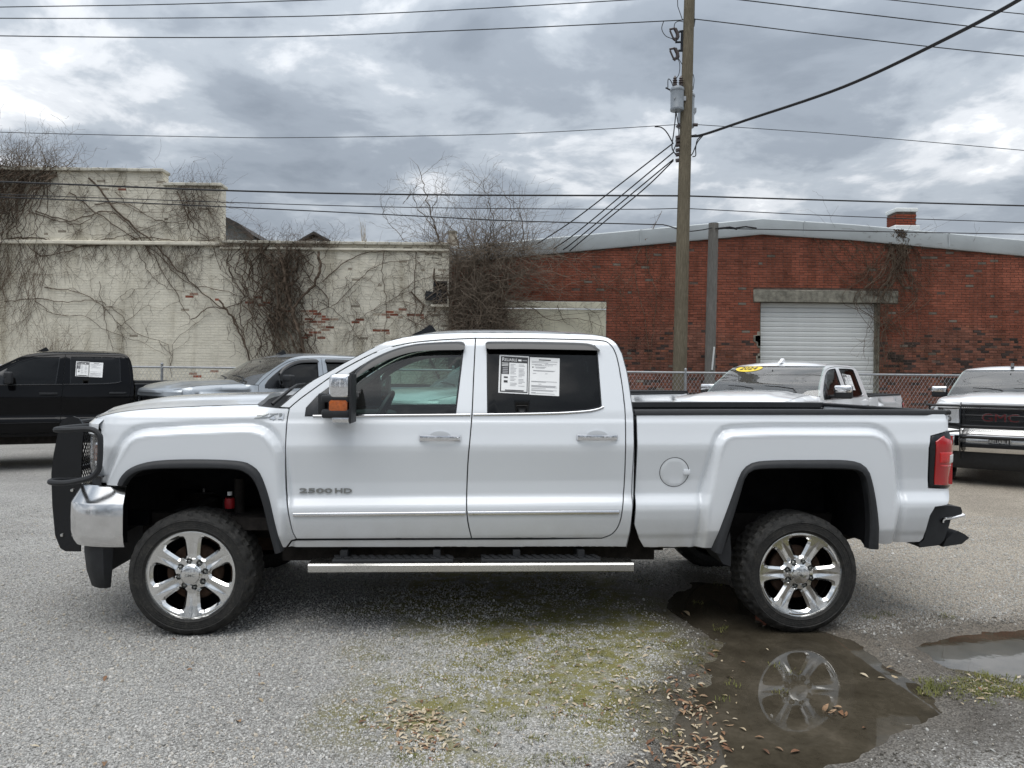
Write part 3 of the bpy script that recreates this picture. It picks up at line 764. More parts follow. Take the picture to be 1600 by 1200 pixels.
    mb = MB(); mb.loft([[(x, y, z-.035) for x, y, z in r] for r in roof[1:-1]]); part('headliner', mb, MT['trim_light'])
    mb = MB(); rw = cross(REAR, 14, lambda q: .012*(1-q)**3); mb.loft(rw); part('cab_back', mb, P)
    mb = MB(); lo, hi = REAR[6], REAR[1]
    mb.add([(hi[0]+.012, .42, hi[1]-.02), (lo[0]+.010, .36, REAR[10][1]+.02), (lo[0]+.010, 1.64, REAR[10][1]+.02), (hi[0]+.012, 1.58, hi[1]-.02)], [(0, 1, 2, 3)]); part('rear_window', mb, MT['gloss_black'])
    if o.get('antenna', True):
        x, z = TF(612, 531); c = roof[5][10]; mb = MB(); zz = c[2]-.005
        prof = [(-.10, 0), (.10, 0), (.085, .035), (.055, .075), (.035, .078), (-.02, .04)]
        mb.prism([(c[0]-.05+a, zz+b) for a, b in prof], .975, 1.025); part('roof_antenna', mb, P if o.get('fin_paint') else MT['gloss_black'], angle=20)
    # ---- nose: fascia, grille, lamps, bumper
    fz = HOOD_E[0][1]; front_end(root, o, part, fz, bright)
    # ---- bed
    x0, x1 = 2.83, 4.93; zt = 1.405; zf = 1.12
    mb = MB(); q = .10
    mb.box(((x0+x1)/2, 1.0, zf-.02), (x1-x0, WID-2*q-.02, .04))
    mb.box((x0+.02, 1.0, (zf+zt)/2), (.04, WID-2*q, zt-zf-.004))
    for s in (0, 1):
        mb.box(((x0+x1)/2+.02, mir(q+.015, s), (zf+zt)/2), (x1-x0-.05, .03, zt-zf))
        for cxx, ww in ((3.90, .95),): mb.box((cxx, mir(.25, s), zf+.10), (ww, .24, .20))
    part('bed_liner', mb, MT['plastic'])
    if o.get('tonneau'):
        mb = MB().rbox(((x0+x1)/2, 1.0, zt+.055), (x1-x0+.05, WID-.14, .035), .012, 2); part('bed_cover', mb, MT['plastic'])
    xr = TF(1481, 660)[0]
    mb = MB(); mb.rbox((xr+.015, 1.0, 1.145), (.06, WID-.24, .56), .015, 2); tg = part('tailgate', mb, P)
    mb = MB().rbox((xr+.055, 1.0, 1.30), (.03, .26, .07), .008, 2); part('handle', mb, MT['plastic'], tg)
    mb = MB().rbox((xr+.012, 1.0, 1.437), (.075, WID-.20, .025), .008, 2); part('tailgate_cap', mb, MT['plastic'], tg)
    rear_bumper(root, part, bright)
    # ---- below
    mb = MB()
    for y in (.55, 1.45): mb.box((2.1, y, .60), (5.2, .09, .17))
    for x in (-.3, .9, 1.9, 2.9, 4.6): mb.box((x, 1.0, .60), (.10, .9, .12))
    mb.tube([(0, .25, .385), (0, 1.75, .385)], .05, 10); mb.tube([(3.904, .25, .371), (3.904, 1.75, .371)], .06, 10)
    mb.ball((3.904, 1.1, .371), (.17, .16, .17)); mb.ball((.02, .8, .385), (.14, .13, .15))
    mb.tube([(.3, .95, .50), (1.8, 1.0, .52), (3.8, 1.1, .40)], .045, 8)
    mb.box((1.75, .42, .53), (2.5, .30, .24)); mb.box((1.75, 1.58, .53), (2.5, .30, .24)); mb.box((3.15, .50, .56), (.5, .2, .2))
    mb.box((1.4, 1.0, .68), (2.6, 1.75, .08)); mb.box((1.0, .9, .52), (1.0, .55, .25)); mb.box((2.6, .62, .55), (1.0, .4, .22))
    mb.tube([(1.5, 1.35, .50), (2.6, 1.35, .50), (3.3, 1.45, .52), (4.3, 1.55, .58)], .04, 8)
    for y in (.42, 1.58): mb.tube([(3.2, y, .60), (3.6, y, .50), (3.904, y, .47), (4.3, y, .52), (4.75, y, .62)], .035, 6)
    part('underbody', mb, MT['under'])
    if big:
        mb = MB(); mb.tube([(.20, .33, .95), (.20, .33, .60)], .035, 10); mb.tube([(.12, .40, .80), (.10, .40, .45)], .05, 10); mb.box((.0, .45, .42), (.16, .2, .22)); mb.tube([(-.25, .35, .42), (.3, .40, .44)], .03, 8)
        part('shock_absorber', mb, MT['under'])
        mb = MB(); cxx, czz = T(359, 786, .30); mb.lathe([(0,-.035),(.030,-.034),(.034,0),(.030,.034),(0,.035)], 14, (cxx, .30, czz), 'z')
        part('bump_stop', mb, MT['red_bush'])
        mb = MB(); cxx, czz = T(359, 771, .30); mb.lathe([(0,-.012),(.016,-.012),(.016,.012),(0,.012)], 10, (cxx, .30, czz), 'z'); part('bump_stop_cap', mb, MT['paper'])
    # ---- inside
    mb = MB(); mb.rbox((.92, 1.0, 1.18), (.42, 1.66, .36), .07, 3); mb.rbox((1.5, 1.0, .98), (1.0, .30, .25), .04, 2); mb.rbox((1.02, .55, 1.37), (.16, .44, .07), .03, 2); part('dashboard', mb, MT['trim'])
    mb = MB(); c = Vector((1.10, .55, 1.36)); ax = Matrix.Rotation(R_(-62), 3, 'Y')
    mb.tube([c+ax @ Vector((.19*math.cos(a), .19*math.sin(a), 0)) for a in np.linspace(0, 2*math.pi, 25)[:-1]], .017, 6, closed=True)
    for a in (0, 2.2, 4.1): mb.tube([c, c+ax @ Vector((.18*math.cos(a+1.57), .18*math.sin(a+1.57), 0))], .018, 5)
    mb.ball(c, .06, 10, 6); mb.tube([c, c+Vector((-.2, 0, -.10))], .03, 6); part('steering_wheel', mb, MT['leather'])
    for (sx, sy, ww) in ((1.62, .55, .52), (1.62, 1.45, .52), (2.22, 1.0, 1.45)):
        mb = MB(); tl = Matrix.Rotation(R_(14), 3, 'Y')
        mb.rbox((sx-.10, sy, .98), (.52, ww, .18), .06, 3); mb.rbox((sx+.25, sy, 1.26), (.15, ww*.92, .60), .055, 3, tl)
        for hy in ((sy,) if ww < 1 else (.55, 1.45)): mb.rbox((sx+.345, hy, 1.60), (.11, .27, .17), .045, 3, tl)
        part('seat', mb, MT['leather'])
    mb = MB().rbox((.98, 1.0, 1.72), (.03, .26, .075), .012, 2); mb.tube([(.98, 1.0, 1.74), (1.02, 1.0, 1.84)], .01, 5); part('rear_view_mirror', mb, MT['plastic'])
    # ---- wheels
    for (x, z, sp) in ((0.0, .385, o.get('spin', (0, .52))[0]), (3.904, .371 if big else .385, o.get('spin', (0, .52))[1])):
        for s in (0, 1): wheel(root, x, s, z, sp)
    for s in o.get('stickers', ()): stickers(doors[s][1], s)
    if o.get('badges'): badges(root, doors[0][0], part)
    return root

def mirror(root, s, o, big, part):
    if big:
        yb = -.19; x0, zt = T(512, 584, yb); x1, zb = T(549, 660, yb); cx = (x0+x1)/2; w = x1-x0
        def at2(u, v): return T(u, v, yb)
        zs = [at2(530, v)[1] for v in (584, 624, 641, 653, 661)]
        mb = MB(); mb.rbox((cx, mir(yb+.09, s), (zs[0]+zs[1])/2), (w-.012, .20, zs[0]-zs[1]), .03, 3, taper=None); m = part('side_mirror', mb, MT['chrome'])
        mb = MB(); mb.rbox((cx-.008, mir(yb+.09, s), (zs[1]+zs[2])/2), (w-.03, .19, zs[1]-zs[2]+.02), .012, 2); part('turn_signal', mb, MT['amber'], m)
        mb = MB(); mb.rbox((cx-.022, mir(yb+.10, s), zs[1]+.004), (w+.030, .21, .045), .012, 2); mb.rbox((cx-.022, mir(yb+.10, s), zs[2]-.022), (w+.028, .21, .055), .014, 2)
        mb.rbox((x0-.055, mir(yb+.15, s), (zs[1]+zs[2])/2), (.05, .10, zs[1]-zs[2]+.07), .015, 2)
        mb.rbox((cx-.02, mir(-.03, s), zs[1]-.012), (.07, .16, .04), .012, 2); mb.rbox((cx-.02, mir(-.03, s), zs[2]-.012), (.07, .16, .04), .012, 2)
        mb.rbox((x1-.006, mir(yb+.09, s), (zs[0]+zs[4])/2), (.014, .215, zs[0]-zs[4]+.006), .006, 2); part('mirror_arm', mb, MT['plastic'], m)
        mb = MB(); mb.rbox((cx+.008, mir(yb+.09, s), (zs[3]+zs[4])/2+.006), (w*.78, .18, .045), .015, 2); part('lower_cap', mb, MT['bumper_chrome'], m)
    else:
        mb = MB(); mb.rbox((1.01, mir(-.115, s), 1.50), (.10, .26, .20), .03, 3)
        m = part('side_mirror', mb, MT['plastic']); capm = MT['chrome'] if o.get('mirror_cap', 1) else MT['plastic']
        mb = MB(); mb.rbox((.985, mir(-.115, s), 1.545), (.075, .265, .115), .03, 3); part('mirror_cap', mb, capm, m)
        mb = MB(); mb.rbox((1.0, mir(.03, s), 1.43), (.07, .12, .05), .015, 2); part('mirror_arm', mb, MT['plastic'], m)
def tail_light(root, s, part):
    po = [(1455.5,682),(1482.5,673),(1484.5,680),(1487,712),(1486,745),(1484.5,760.5),(1452,761),(1452.8,700)]
    o0 = pTF(po); mb = MB()
    panel_mesh(o0, lambda X, Z: fs(X, Z, -.004), .04, mb=mb, mirror=None if s == 0 else WID, rim=.05, edge=.004)
    t = part('tail_light', mb, MT['gloss_black'], fixn=False)
    x1 = max(p[0] for p in o0); za, zb = o0[1][1], o0[-2][1]
    mb = MB(); mb.box((x1-.085, mir(.10+.06, s), (za+zb)/2-.01), (.05, .16, za-zb-.05)); part('rear_lens', mb, MT['red'], t)
    for nm, m_, pl, off in (('red_lens', 'red', [(1461,690),(1470,683),(1474,681),(1476,684),(1486,688),(1487,712),(1485.8,742),(1484,757),(1459,757)], -.012),
                     ('reflector', 'red_bright', [(1467,707),(1486.5,706),(1486.3,722),(1467,723)], -.016), ('reverse_lens', 'paper', [(1482,711),(1487,709),(1486.6,722),(1481.5,723)], -.019),
                     ('red_lens_rib', 'red_bright', [(1468,727),(1486,725.5),(1486,729),(1468,728.5)], -.016)):
        mb = MB(); panel_mesh(pTF(pl), lambda X, Z: fs(X, Z, off), .03, mb=mb, mirror=None if s == 0 else WID, rim=.008, edge=.003)
        part(nm, mb, MT[m_], t, fixn=False)
def running_board(root, s, part):
    yb = -.055; x0, zt = T(481, 881.8, yb); _, zb = T(481, 896, yb); x1, zt1 = T(990.5, 880, yb); _, zb1 = T(990.5, 894, yb)
    mb = MB(); rings = []
    for k in range(9):
        t = k/8; x = x0+(x1-x0)*t; a = zt+(zt1-zt)*t; b = zb+(zb1-zb)*t
        rings.append([(x, mir(y, s), z) for y, z in ((yb+.012, b), (yb, b+.008), (yb, a-.010), (yb+.014, a), (yb+.16, a+.004), (yb+.17, a-.01), (yb+.17, b))])
    mb.loft(rings, closed=True, cap=True); rb = part('running_board', mb, MT['steel'], angle=25)
    for u0, u1 in ((517, 708), (752, 940)):
        xa, xb = T(u0, 880, yb)[0], T(u1, 880, yb)[0]; mb = MB(); L = xb-xa
        mb.rbox(((xa+xb)/2, mir(yb+.085, s), (zt+zt1)/2+.010), (L, .125, .024), .008, 2)
        n = 14
        for k in range(n):
            x = xa+L*(k+.5)/n; mb.box((x, mir(yb+.085, s), (zt+zt1)/2+.025), (L/n*.55, .10, .008), Matrix.Rotation(R_(18), 3, 'Z'))
        part('step_pad', mb, MT['plastic'], rb)
    for u in (540, 683, 806, 905):
        mb = MB(); x = T(u, 870, .1)[0]; mb.box((x, mir(.12, s), zt+.035), (.045, .20, .06)); mb.box((x, mir(.24, s), zt+.12), (.045, .05, .22)); part('step_bracket', mb, MT['plastic'], rb)
def rear_bumper(root, part, bright):
    main = [(1459,793.5),(1486,791),(1504,793),(1506.5,799),(1505.5,808),(1489,811),(1486,822),(1478,845),(1470,853),(1441,856.5),(1438,851),(1446,845),(1454,812)]
    P = polyT(main, .05); mb = MB()
    mb.prism(P, .07, .02+.5); mb.prism(P, WID-.07, WID-.52)
    mb.prism([(x-.0, z) for x, z in P[:7]]+[P[7], P[-2], P[-1]], .522, WID-.522)
    b = part('rear_bumper', mb, MT['plastic'], angle=20)
    for s in (0, 1):
        mb = MB(); q = polyT([(1487,832),(1495,829),(1505,834),(1511.5,839.5),(1500,849),(1470,853.5),(1476,841)], .12); mb.prism(q, mir(.10, s), mir(.52, s)); part('corner_step', mb, MT['plastic'], b, angle=20)
        mb = MB(); a = resample(polyT(crom([(1473.5,816.5),(1474,812.5),(1477,811),(1490,809.5),(1507.5,805.5)], 3), .055), 12)
        mb.tube([(x, mir(.060, s), z) for x, z in a], .0105, 6); mb.tube([(a[-1][0], mir(.06, s), a[-1][1]), (a[-1][0]+.005, mir(.4, s), a[-1][1])], .0105, 6); part('bumper_trim', mb, bright, b)
    x0, z0 = T(1459, 795, .05)
    mb = MB(); mb.box((x0+.02, 1.0, z0-.07), (.12, 1.75, .12)); part('bumper_core', mb, MT['dark'], b)
def front_end(root, o, part, fz, bright):
    # lamps wrap the corner
    path = [(-.572,.083),(-.63,.118),(-.68,.168),(-.72,.225),(-.747,.295),(-.765,.39)]
    zt, zb = fz-.115, fz-.365
    for s in (0, 1):
        pth = [(x, mir(y, s)) for x, y in path]
        mb = MB(); rings = [[(x+.05, y+(.02 if s == 0 else -.02), zt), (x+.05, y+(.03 if s == 0 else -.03), zb)] for x, y in pth]; mb.loft(rings)
        for zz, r in ((zt-.07, .045), (zb+.075, .05)): mb.ball((-.67, mir(.26, s), zz), (.04, r, r), 12, 6)
        for zz in (zt-.003, (zt+zb)/2, zb+.003):
            mb.loft([[(x, y, zz), (x+.06, y+(.03 if s == 0 else -.03), zz)] for x, y in pth])
        h = part('headlight', mb, MT['chrome'], angle=30)
        mb = MB(); a = pth[0]; b = pth[1]; c = pth[2]; mb.loft([[(x+.010, y+(.004 if s == 0 else -.004), zt-.055), (x+.010, y+(.004 if s == 0 else -.004), zt-.160)] for x, y in (b, c, ((c[0]+pth[3][0])/2, (c[1]+pth[3][1])/2))]); part('amber_reflector', mb, MT['amber'], h)
        mb = MB(); mb.loft([[(x, y, zt), (x-.004, y-(.004 if s == 0 else -.004), (zt+zb)/2), (x, y, zb)] for x, y in pth]); part('lens', mb, MT['glass_clear'], h)
        mb = MB(); e = [(x, y) for x, y in pth]
        mb.tube([(x-.002, y, zt) for x, y in e], .008, 5); mb.tube([(x-.002, y, zb) for x, y in e], .008, 5); part('lamp_bezel', mb, MT['gloss_black'], h)
    # header above, valance below, grille
    corner = [(-.60,.098),(-.66,.146),(-.71,.208),(-.747,.29),(-.775,.42),(-.792,.62),(-.80,.8),(-.803,1.0)]
    mb = MB(); sweep_path(mb, full_path(corner), [(-.02,fz-.005),(.012,fz-.035),(.016,fz-.10),(.0,fz-.112)]); part('nose_panel', mb, MT[o['paint']], angle=30)
    mb = MB(); sweep_path(mb, full_path(corner), [(-.03,fz-.36),(-.005,fz-.375),(-.01,fz-.46),(-.03,fz-.52)]); part('valance', mb, MT['plastic'])
    gp = [(-.770,.45),(-.785,.64),(-.793,.83),(-.796,1.0)]; gpath = full_path(gp)
    mb = MB(); sweep_path(mb, gpath, [(-.06,fz-.10),(-.06,fz-.42)]); g = part('grille', mb, MT['dark'])
    mb = MB()
    for z_, hh in ((fz-.135, .016), (fz-.215, .010), (fz-.300, .014), (fz-.385, .016)): sweep_path(mb, gpath, [(-.03,z_-hh),(.004,z_-hh*.7),(.008,z_),(.004,z_+hh*.7),(-.03,z_+hh)])
    for y in (.49, 1.51): mb.rbox((-.766, y, fz-.26), (.05, .035, .28), .01, 2)
    part('grille_bar', mb, MT['gloss_black'] if o.get('grille_dark') else bright, g)
    mb = MB()
    for i in range(60):                       # woven bars behind
        y = .52+.96*i/59
        for sg in (-1, 1): mb.tube([(-.744-.02*(1-((y-1)/.5)**2), y, fz-.12), (-.744-.02*(1-((y-1)/.5)**2), min(1.49, max(.51, y+sg*.16)), fz-.40)], .004, 3, cap=False)
    part('grille_mesh', mb, MT['plastic'], g)
    if o.get('emblem'):
        mb = MB(); put_text(mb, o['emblem'], .50, .125, (-.823, 1.0, fz-.245), (0, -1, 0), (0, 0, 1), .014); part('grille_emblem', mb, MT['badge_red'], g, angle=None)
        mb = MB(); V, F = text_mesh(o['emblem'], .515, .138); mb.add([(-.821, 1.0-x, fz-.245+y) for x, y in V], F); part('emblem_outline', mb, MT['chrome'], g, angle=None)
    # bumper, lower dam
    zq = .925
    mb = MB(); sweep_path(mb, full_path(crom(BUMP_PATH, 4)), [(-.10,zq-.002),(-.072,zq+.004),(-.062,zq-.002),(-.008,zq-.098),(.0,zq-.112),(.003,zq-.20),(.001,zq-.29),(-.012,zq-.345),(-.03,zq-.375),(-.07,zq-.385)])
    bp = part('front_bumper', mb, MT['bumper_chrome'], angle=28)
    lp = [(x+.075, y+.05*(1 if y < 1 else -1)) for x, y in full_path(BUMP_PATH)]
    mb = MB(); dp = [(-.525,.115),(-.57,.080),(-.65,.095),(-.72,.15),(-.77,.26),(-.80,.45),(-.82,.7),(-.83,1.0)]
    sweep_path(mb, full_path(dp), [(-.03,.545),(.0,.540),(.0,.50),(-.014,.38),(-.045,.275),(-.060,.265),(-.07,.285),(-.04,.52)]); part('air_dam', mb, MT['plastic'], bp)
    mb = MB(); sweep_path(mb, full_path([(-.50,.10),(-.62,.15),(-.70,.38),(-.75,1.0)]), [(-.09,.93),(-.09,.55)]); part('bumper_liner', mb, MT['dark'], bp)
    for s in (0, 1):
        mb = MB(); mb.rbox((-.888, mir(.42, s), zq-.20), (.012, .10, .17), .004, 1, Matrix.Rotation((-1 if s == 0 else 1)*R_(20), 3, 'Z')); part('fog_lamp', mb, MT['gloss_black'], bp)
    if o.get('plate'):
        mb = MB(); mb.rbox((-.942, 1.0, zq-.21), (.012, .31, .155), .004, 1); pl = part('licence_plate', mb, MT['ink'], bp)
        mb = MB(); 
        for zz in (.072, -.072): mb.box((-.950, 1.0, zq-.21+zz), (.003, .30, .005))
        for yy in (.15, -.15): mb.box((-.950, 1.0+yy, zq-.21), (.003, .005, .145))
        put_text(mb, o['plate'], .26, .05, (-.951, 1.0, zq-.195), (0, -1, 0), (0, 0, 1), .002)
        mb.box((-.950, 1.0, zq-.235), (.003, .24, .006)); part('plate_lettering', mb, MT['paper'], pl, angle=None)
    if o.get('guard'): grille_guard(root, o, part, fz)
def grille_guard(root, o, part, fz):
    yg = .47
    out = [(98,657),(106,652),(115,650.5),(124,653.5),(130,662),(131,676),(129,702),(127,751),(126,861.5),(103,861),(95,856),(87,836),(82.5,788),(81,740),(85,708),(94,663)]
    P = polyT(out, yg); mb = MB()
    xs = T(106,740,yg)[0]; zt = P[2][1]-.03
    mb.rbox((xs+.02, 1.0, .66), (.05, WID-2*yg-.03, .07), .012, 2)
    g = part('grille_guard', mb, MT['gloss_black'], angle=20)
    for s in (0, 1): mb = MB(); mb.prism(P, mir(yg-.008, s), mir(yg+.008, s)); part('upright', mb, MT['gloss_black'], g, angle=20)
    for s in (0, 1):
        a = T(110, 668, .2); b = T(147, 670, .0); c_ = T(160, 688, -.02); d = T(158, 726, -.02); e = T(144, 746, .0); f_ = T(102, 746.5, .2)
        y1 = -.045
        pts = [(a[0]+.03, yg, a[1]), (a[0]-.005, .22, a[1]), (a[0], .06, a[1]), (a[0]+.03, y1+.02, a[1]), ((a[0]+b[0])/2, y1, (a[1]+b[1])/2), (b[0], y1, b[1]), (c_[0]-.012, y1, (b[1]+c_[1])/2+.005), (c_[0], y1, c_[1]),
               (d[0]+.002, y1, d[1]), (d[0]-.014, y1, (d[1]+e[1])/2-.005), (e[0], y1, e[1]), ((e[0]+f_[0])/2, y1, f_[1]), (f_[0]+.03, y1+.02, f_[1]), (f_[0], .05, f_[1]), (f_[0]-.01, .22, f_[1]-.02), (f_[0]-.01, yg, f_[1]-.05)]
        sp = crom(pts, 4); mb = MB(); mb.tube([(x, mir(y, s), z) for x, y, z in sp], .0175, 8); part('brush_loop', mb, MT['plastic'], g)
        for (u, v) in ((97,836),(115,836),(113,766)):
            mb = MB(); x, z = T(u, v, yg-.012); mb.lathe([(0,-.012),(.010,-.010),(.013,0)], 8, (x, mir(yg-.010, s), z)); part('bolt', mb, MT['steel'], g)
    zz = [zt-.02, zt-.345, zt-.52]
    for k, z in enumerate(zz): mb = MB(); mb.tube([(xs+.02-(.03 if k else 0), yg, z), (xs-.01-(.03 if k else 0), 1.0, z), (xs+.02-(.03 if k else 0), WID-yg, z)], .021, 8); part('cross_tube', mb, MT['gloss_black'], g)
    mb = MB(); n = 34; z0, z1 = zt-.44, zt-.03
    for i in range(n):
        y = yg+.03+(WID-2*yg-.06)*i/(n-1)
        for sg in (-1, 1):
            y2 = y+sg*(z1-z0)*.62; t = 1.0
            if y2 < yg+.02: t = (y-yg-.02)/(y-y2+1e-9)
            if y2 > WID-yg-.02: t = (WID-yg-.02-y)/(y2-y+1e-9)
            mb.tube([(xs+.03, y, z0), (xs+.03, y+(y2-y)*t, z0+(z1-z0)*t)], .0035, 3, cap=False)
    for sd in (yg+.02, WID-yg-.02):
        sg = 1 if sd < 1 else -1
        for i in range(9):
            za = z0+(z1-z0)*i/9; L = (z1-za); mb.tube([(xs+.03, sd, za), (xs+.03, sd+sg*L*.62, z1)], .0035, 3, cap=False)
    if not o.get('guard_open'): part('guard_mesh', mb, MT['plastic'], g)
    for s in (0, 1): mb = MB(); mb.box((xs+.30, mir(yg, s), .66), (.50, .05, .10)); part('guard_bracket', mb, MT['gloss_black'], g)
def stickers(door, s):
    def quad(mb, P, off, mi):
        q = []
        for u, v in P:
            x, z = TF(u, v, .014); q.append((x, mir(f1(x, z)+.014-off, s), z))
        mb.add(q, [tuple(range(len(q)))], mi)
    mats = [MT['paper'], MT['ink'], MT['ink_grey']]
    def mp(c, a, b):                                        # bilinear on a sheet's corners (tl, tr, br, bl)
        t = np.array(c[0])*(1-a)*(1-b)+np.array(c[1])*a*(1-b)+np.array(c[2])*a*b+np.array(c[3])*(1-a)*b; return tuple(t)
    def rect(mb, c, a0, b0, a1, b1, off, mi): quad(mb, [mp(c, a0, b0), mp(c, a1, b0), mp(c, a1, b1), mp(c, a0, b1)], off, mi)
    def text(mb, c, body, a0, b0, a1, b1, off, mi):
        tl, tr, bl = [np.array(mp(c, *q)) for q in ((a0, b0), (a1, b0), (a0, b1))]
        V, F = text_mesh(body, 1, 1); pts = []
        for x, y in V:
            p = tl+(tr-tl)*(x+.5)+(bl-tl)*(.5-y); xx, z = TF(p[0], p[1], .014); pts.append((xx, mir(f1(xx, z)+.014-off, s), z))
        mb.add(pts, F, mi)
    c1 = [(780.5,554.5),(826.5,557),(825.5,616),(778.5,613.5)]; c2 = [(828,558),(874.5,560),(873.5,619),(827,616.5)]
    if s == 1: c1, c2 = [(c2[1][0]-1, c2[1][1]), (c2[0][0], c2[0][1]), c2[3], c2[2]], [(c1[1]), c1[0], c1[3], c1[2]]
    mb = MB(); r2 = random.Random(3)
    rect(mb, c1, 0, 0, 1, 1, .002, 0); rect(mb, c1, .05, .03, .97, .97, .003, 1); rect(mb, c1, .09, .5, .94, .94, .0035, 0); rect(mb, c1, .34, .19, .94, .90, .004, 0)
    text(mb, c1, 'R', .10, .06, .19, .15, .0045, 0); text(mb, c1, 'ELIABLE', .20, .08, .60, .15, .0045, 0); rect(mb, c1, .64, .095, .75, .14, .0045, 0); rect(mb, c1, .78, .105, .94, .13, .0045, 2)
    for k in range(3): rect(mb, c1, .09, .20+k*.035, .31, .215+k*.035, .0045, 0)
    for k in range(4): rect(mb, c1, .12, .32+k*.045, .30, .345+k*.045, .0045, 2)
    for b0, b1 in ((.56,.60),(.66,.72)): rect(mb, c1, .17, b0, .30, b1, .0045, 1); 
    for k in range(17): 
        y = .23+k*.035
        for x0 in (.38, .66): 
            if r2.random() < .9: rect(mb, c1, x0, y, x0+.10+.13*r2.random(), y+.011, .005, 2)
    rect(mb, c1, .22, .905, .84, .93, .005, 1)
    mb.build('window_sticker', mats, door, None, False)
    mb = MB(); rect(mb, c2, 0, 0, 1, 1, .002, 0); rect(mb, c2, .30, .05, .70, .075, .003, 1)
    text(mb, c2, 'AS IS - NO DEALER WARRANTY' if False else 'WARRANTY', .16, .195, .78, .225, .003, 2)
    for y, x0, x1 in ((.10,.06,.92),(.135,.06,.62),(.165,.5,.9),(.18,.06,.40),(.25,.16,.55),(.275,.20,.50),(.34,.12,.86),(.355,.12,.80),(.42,.10,.22),(.42,.52,.60),(.63,.06,.92),(.645,.06,.55),(.70,.30,.40),(.74,.06,.90),(.76,.06,.86),(.78,.06,.92),(.82,.06,.55),(.86,.06,.92),(.88,.06,.80),(.93,.06,.22),(.95,.06,.85)):
        rect(mb, c2, x0, y, x1, y+.011, .003, 2)
    rect(mb, c2, .08, .25, .13, .275, .0035, 1)
    mb.build('warranty_sheet', mats, door, None, False)
def badges(root, fd, part):
    x0, z0 = TF(509, 766.5); xa, xb = TF(468, 766.5)[0], TF(550, 766.5)[0]; w = xb-xa
    mb = MB(); put_text(mb, '2500', w*.625, .031, (xa+w*.3125, f1(x0, z0)-.001, z0), (1, 0, 0), (0, 0, 1), .006, off=.022); put_text(mb, 'HD', w*.325, .031, (xb-w*.1625, f1(x0, z0)-.001, z0), (1, 0, 0), (0, 0, 1), .006, off=.022)
    b = part('model_badge', mb, MT['badge_metal'], fd, angle=None)
    def P(u, v): return TF(380+u/16.0, 620+v/16.0)
    def poly(mb, L, d):
        q = [P(u, v) for u, v in L]; y = max(f1(x, z) for x, z in q)
        n = len(q); mb.add([(x, f1(x, z)-d, z) for x, z in q]+[(x, f1(x, z)+.004, z) for x, z in q], [tuple(range(n))]+[(i, i+n, (i+1) % n+n, (i+1) % n) for i in range(n)])
    mb = MB()
    for L in ([(340,462),(410,412),(650,412),(625,440),(450,505),(620,492),(590,535),(270,540),(300,520),(470,455)],          # Z
              [(665,415),(885,412),(870,435),(790,440),(640,525),(610,525),(740,437),(680,437)],                            # 7
              [(905,412),(975,412),(960,500),(905,500)]):                                                                # 1
        poly(mb, L, .004)
    e = part('offroad_badge', mb, MT['badge_metal'], root, angle=None)
    mb = MB()
    for L in ([(650,550),(760,485),(800,485),(790,530),(830,530),(820,550),(785,550),(778,575),(745,575),(750,550)], [(870,545),(985,480),(1015,480),(1000,575),(970,575),(975,552),(865,556)], [(1000,410),(1025,410),(1015,495),(990,495)]): poly(mb, L, .006)
    part('drive_badge', mb, MT['chrome'], e, angle=None)
# ------------------------------------------------------------------ ground, puddles
def gpoly(P): return [tuple(gnd(u, v)[:2]) for u, v in P]
PUD1 = gpoly(crom([(1085,905),(1062,928),(1062,958),(1100,985),(1128,1010),(1118,1050),(1086,1085),(1072,1125),(1085,1165),(1105,1210),(1130,1290),(1230,1290),(1275,1215),(1345,1165),(1420,1132),(1472,1110),(1430,1070),(1385,1030),(1350,1006),(1310,992),(1255,975),(1205,940),(1140,912)], 4))
PUD2 = gpoly(crom([(1428,1010),(1480,994),(1560,984),(1640,980),(1800,978),(1850,1020),(1800,1078),(1640,1080),(1570,1066),(1490,1044)], 4))
PUD3 = gpoly(crom([(870,893),(930,884),(1010,884),(1015,900),(960,912),(890,915)], 4))
def vnoise(X, Y, s, seed):
    r = np.random.default_rng(seed); G = r.random((256, 256)); x, y = X*s+1000, Y*s+1000
    i, j = np.floor(x).astype(int), np.floor(y).astype(int); fx, fy = x-i, y-j; fx = fx*fx*(3-2*fx); fy = fy*fy*(3-2*fy)
    a, b, c, d = G[i % 256, j % 256], G[(i+1) % 256, j % 256], G[i % 256, (j+1) % 256], G[(i+1) % 256, (j+1) % 256]
    return (a*(1-fx)+b*fx)*(1-fy)+(c*(1-fx)+d*fx)*fy
def fbm(X, Y, s, seed, o=4): return sum(vnoise(X, Y, s*2**k, seed+k)*0.5**k for k in range(o))/sum(0.5**k for k in range(o))
WATER = -0.012
def pud_field(X, Y):
    d = np.maximum(sdf(X, Y, PUD1), np.maximum(sdf(X, Y, PUD2), sdf(X, Y, PUD3)-.5))
    return d+(fbm(X, Y, 2.6, 5)-0.5)*0.22+(fbm(X, Y, 11, 45, 3)-0.5)*0.10
def slope(x, y): return float(.0155*np.clip(y-7.5, 0, 12)*sstep(1, -3.5, np.array(float(x))))
def ground_z(X, Y, p=None):
    X, Y = np.asarray(X, float), np.asarray(Y, float)
    if p is None: p = pud_field(X, Y)
    near = sstep(14, 8, np.hypot(X, Y))
    h = near*((fbm(X, Y, 0.8, 21)-0.5)*0.014+(fbm(X, Y, 6, 31)-0.5)*0.008)
    h = h*(1-sstep(-.1, .1, p)*.6)
    h = h+.0155*np.clip(Y-7.5, 0, 12)*sstep(1, -3.5, X)
    return h-0.012*sstep(-.14, .0, p)-0.030*sstep(-.02, .22, p)
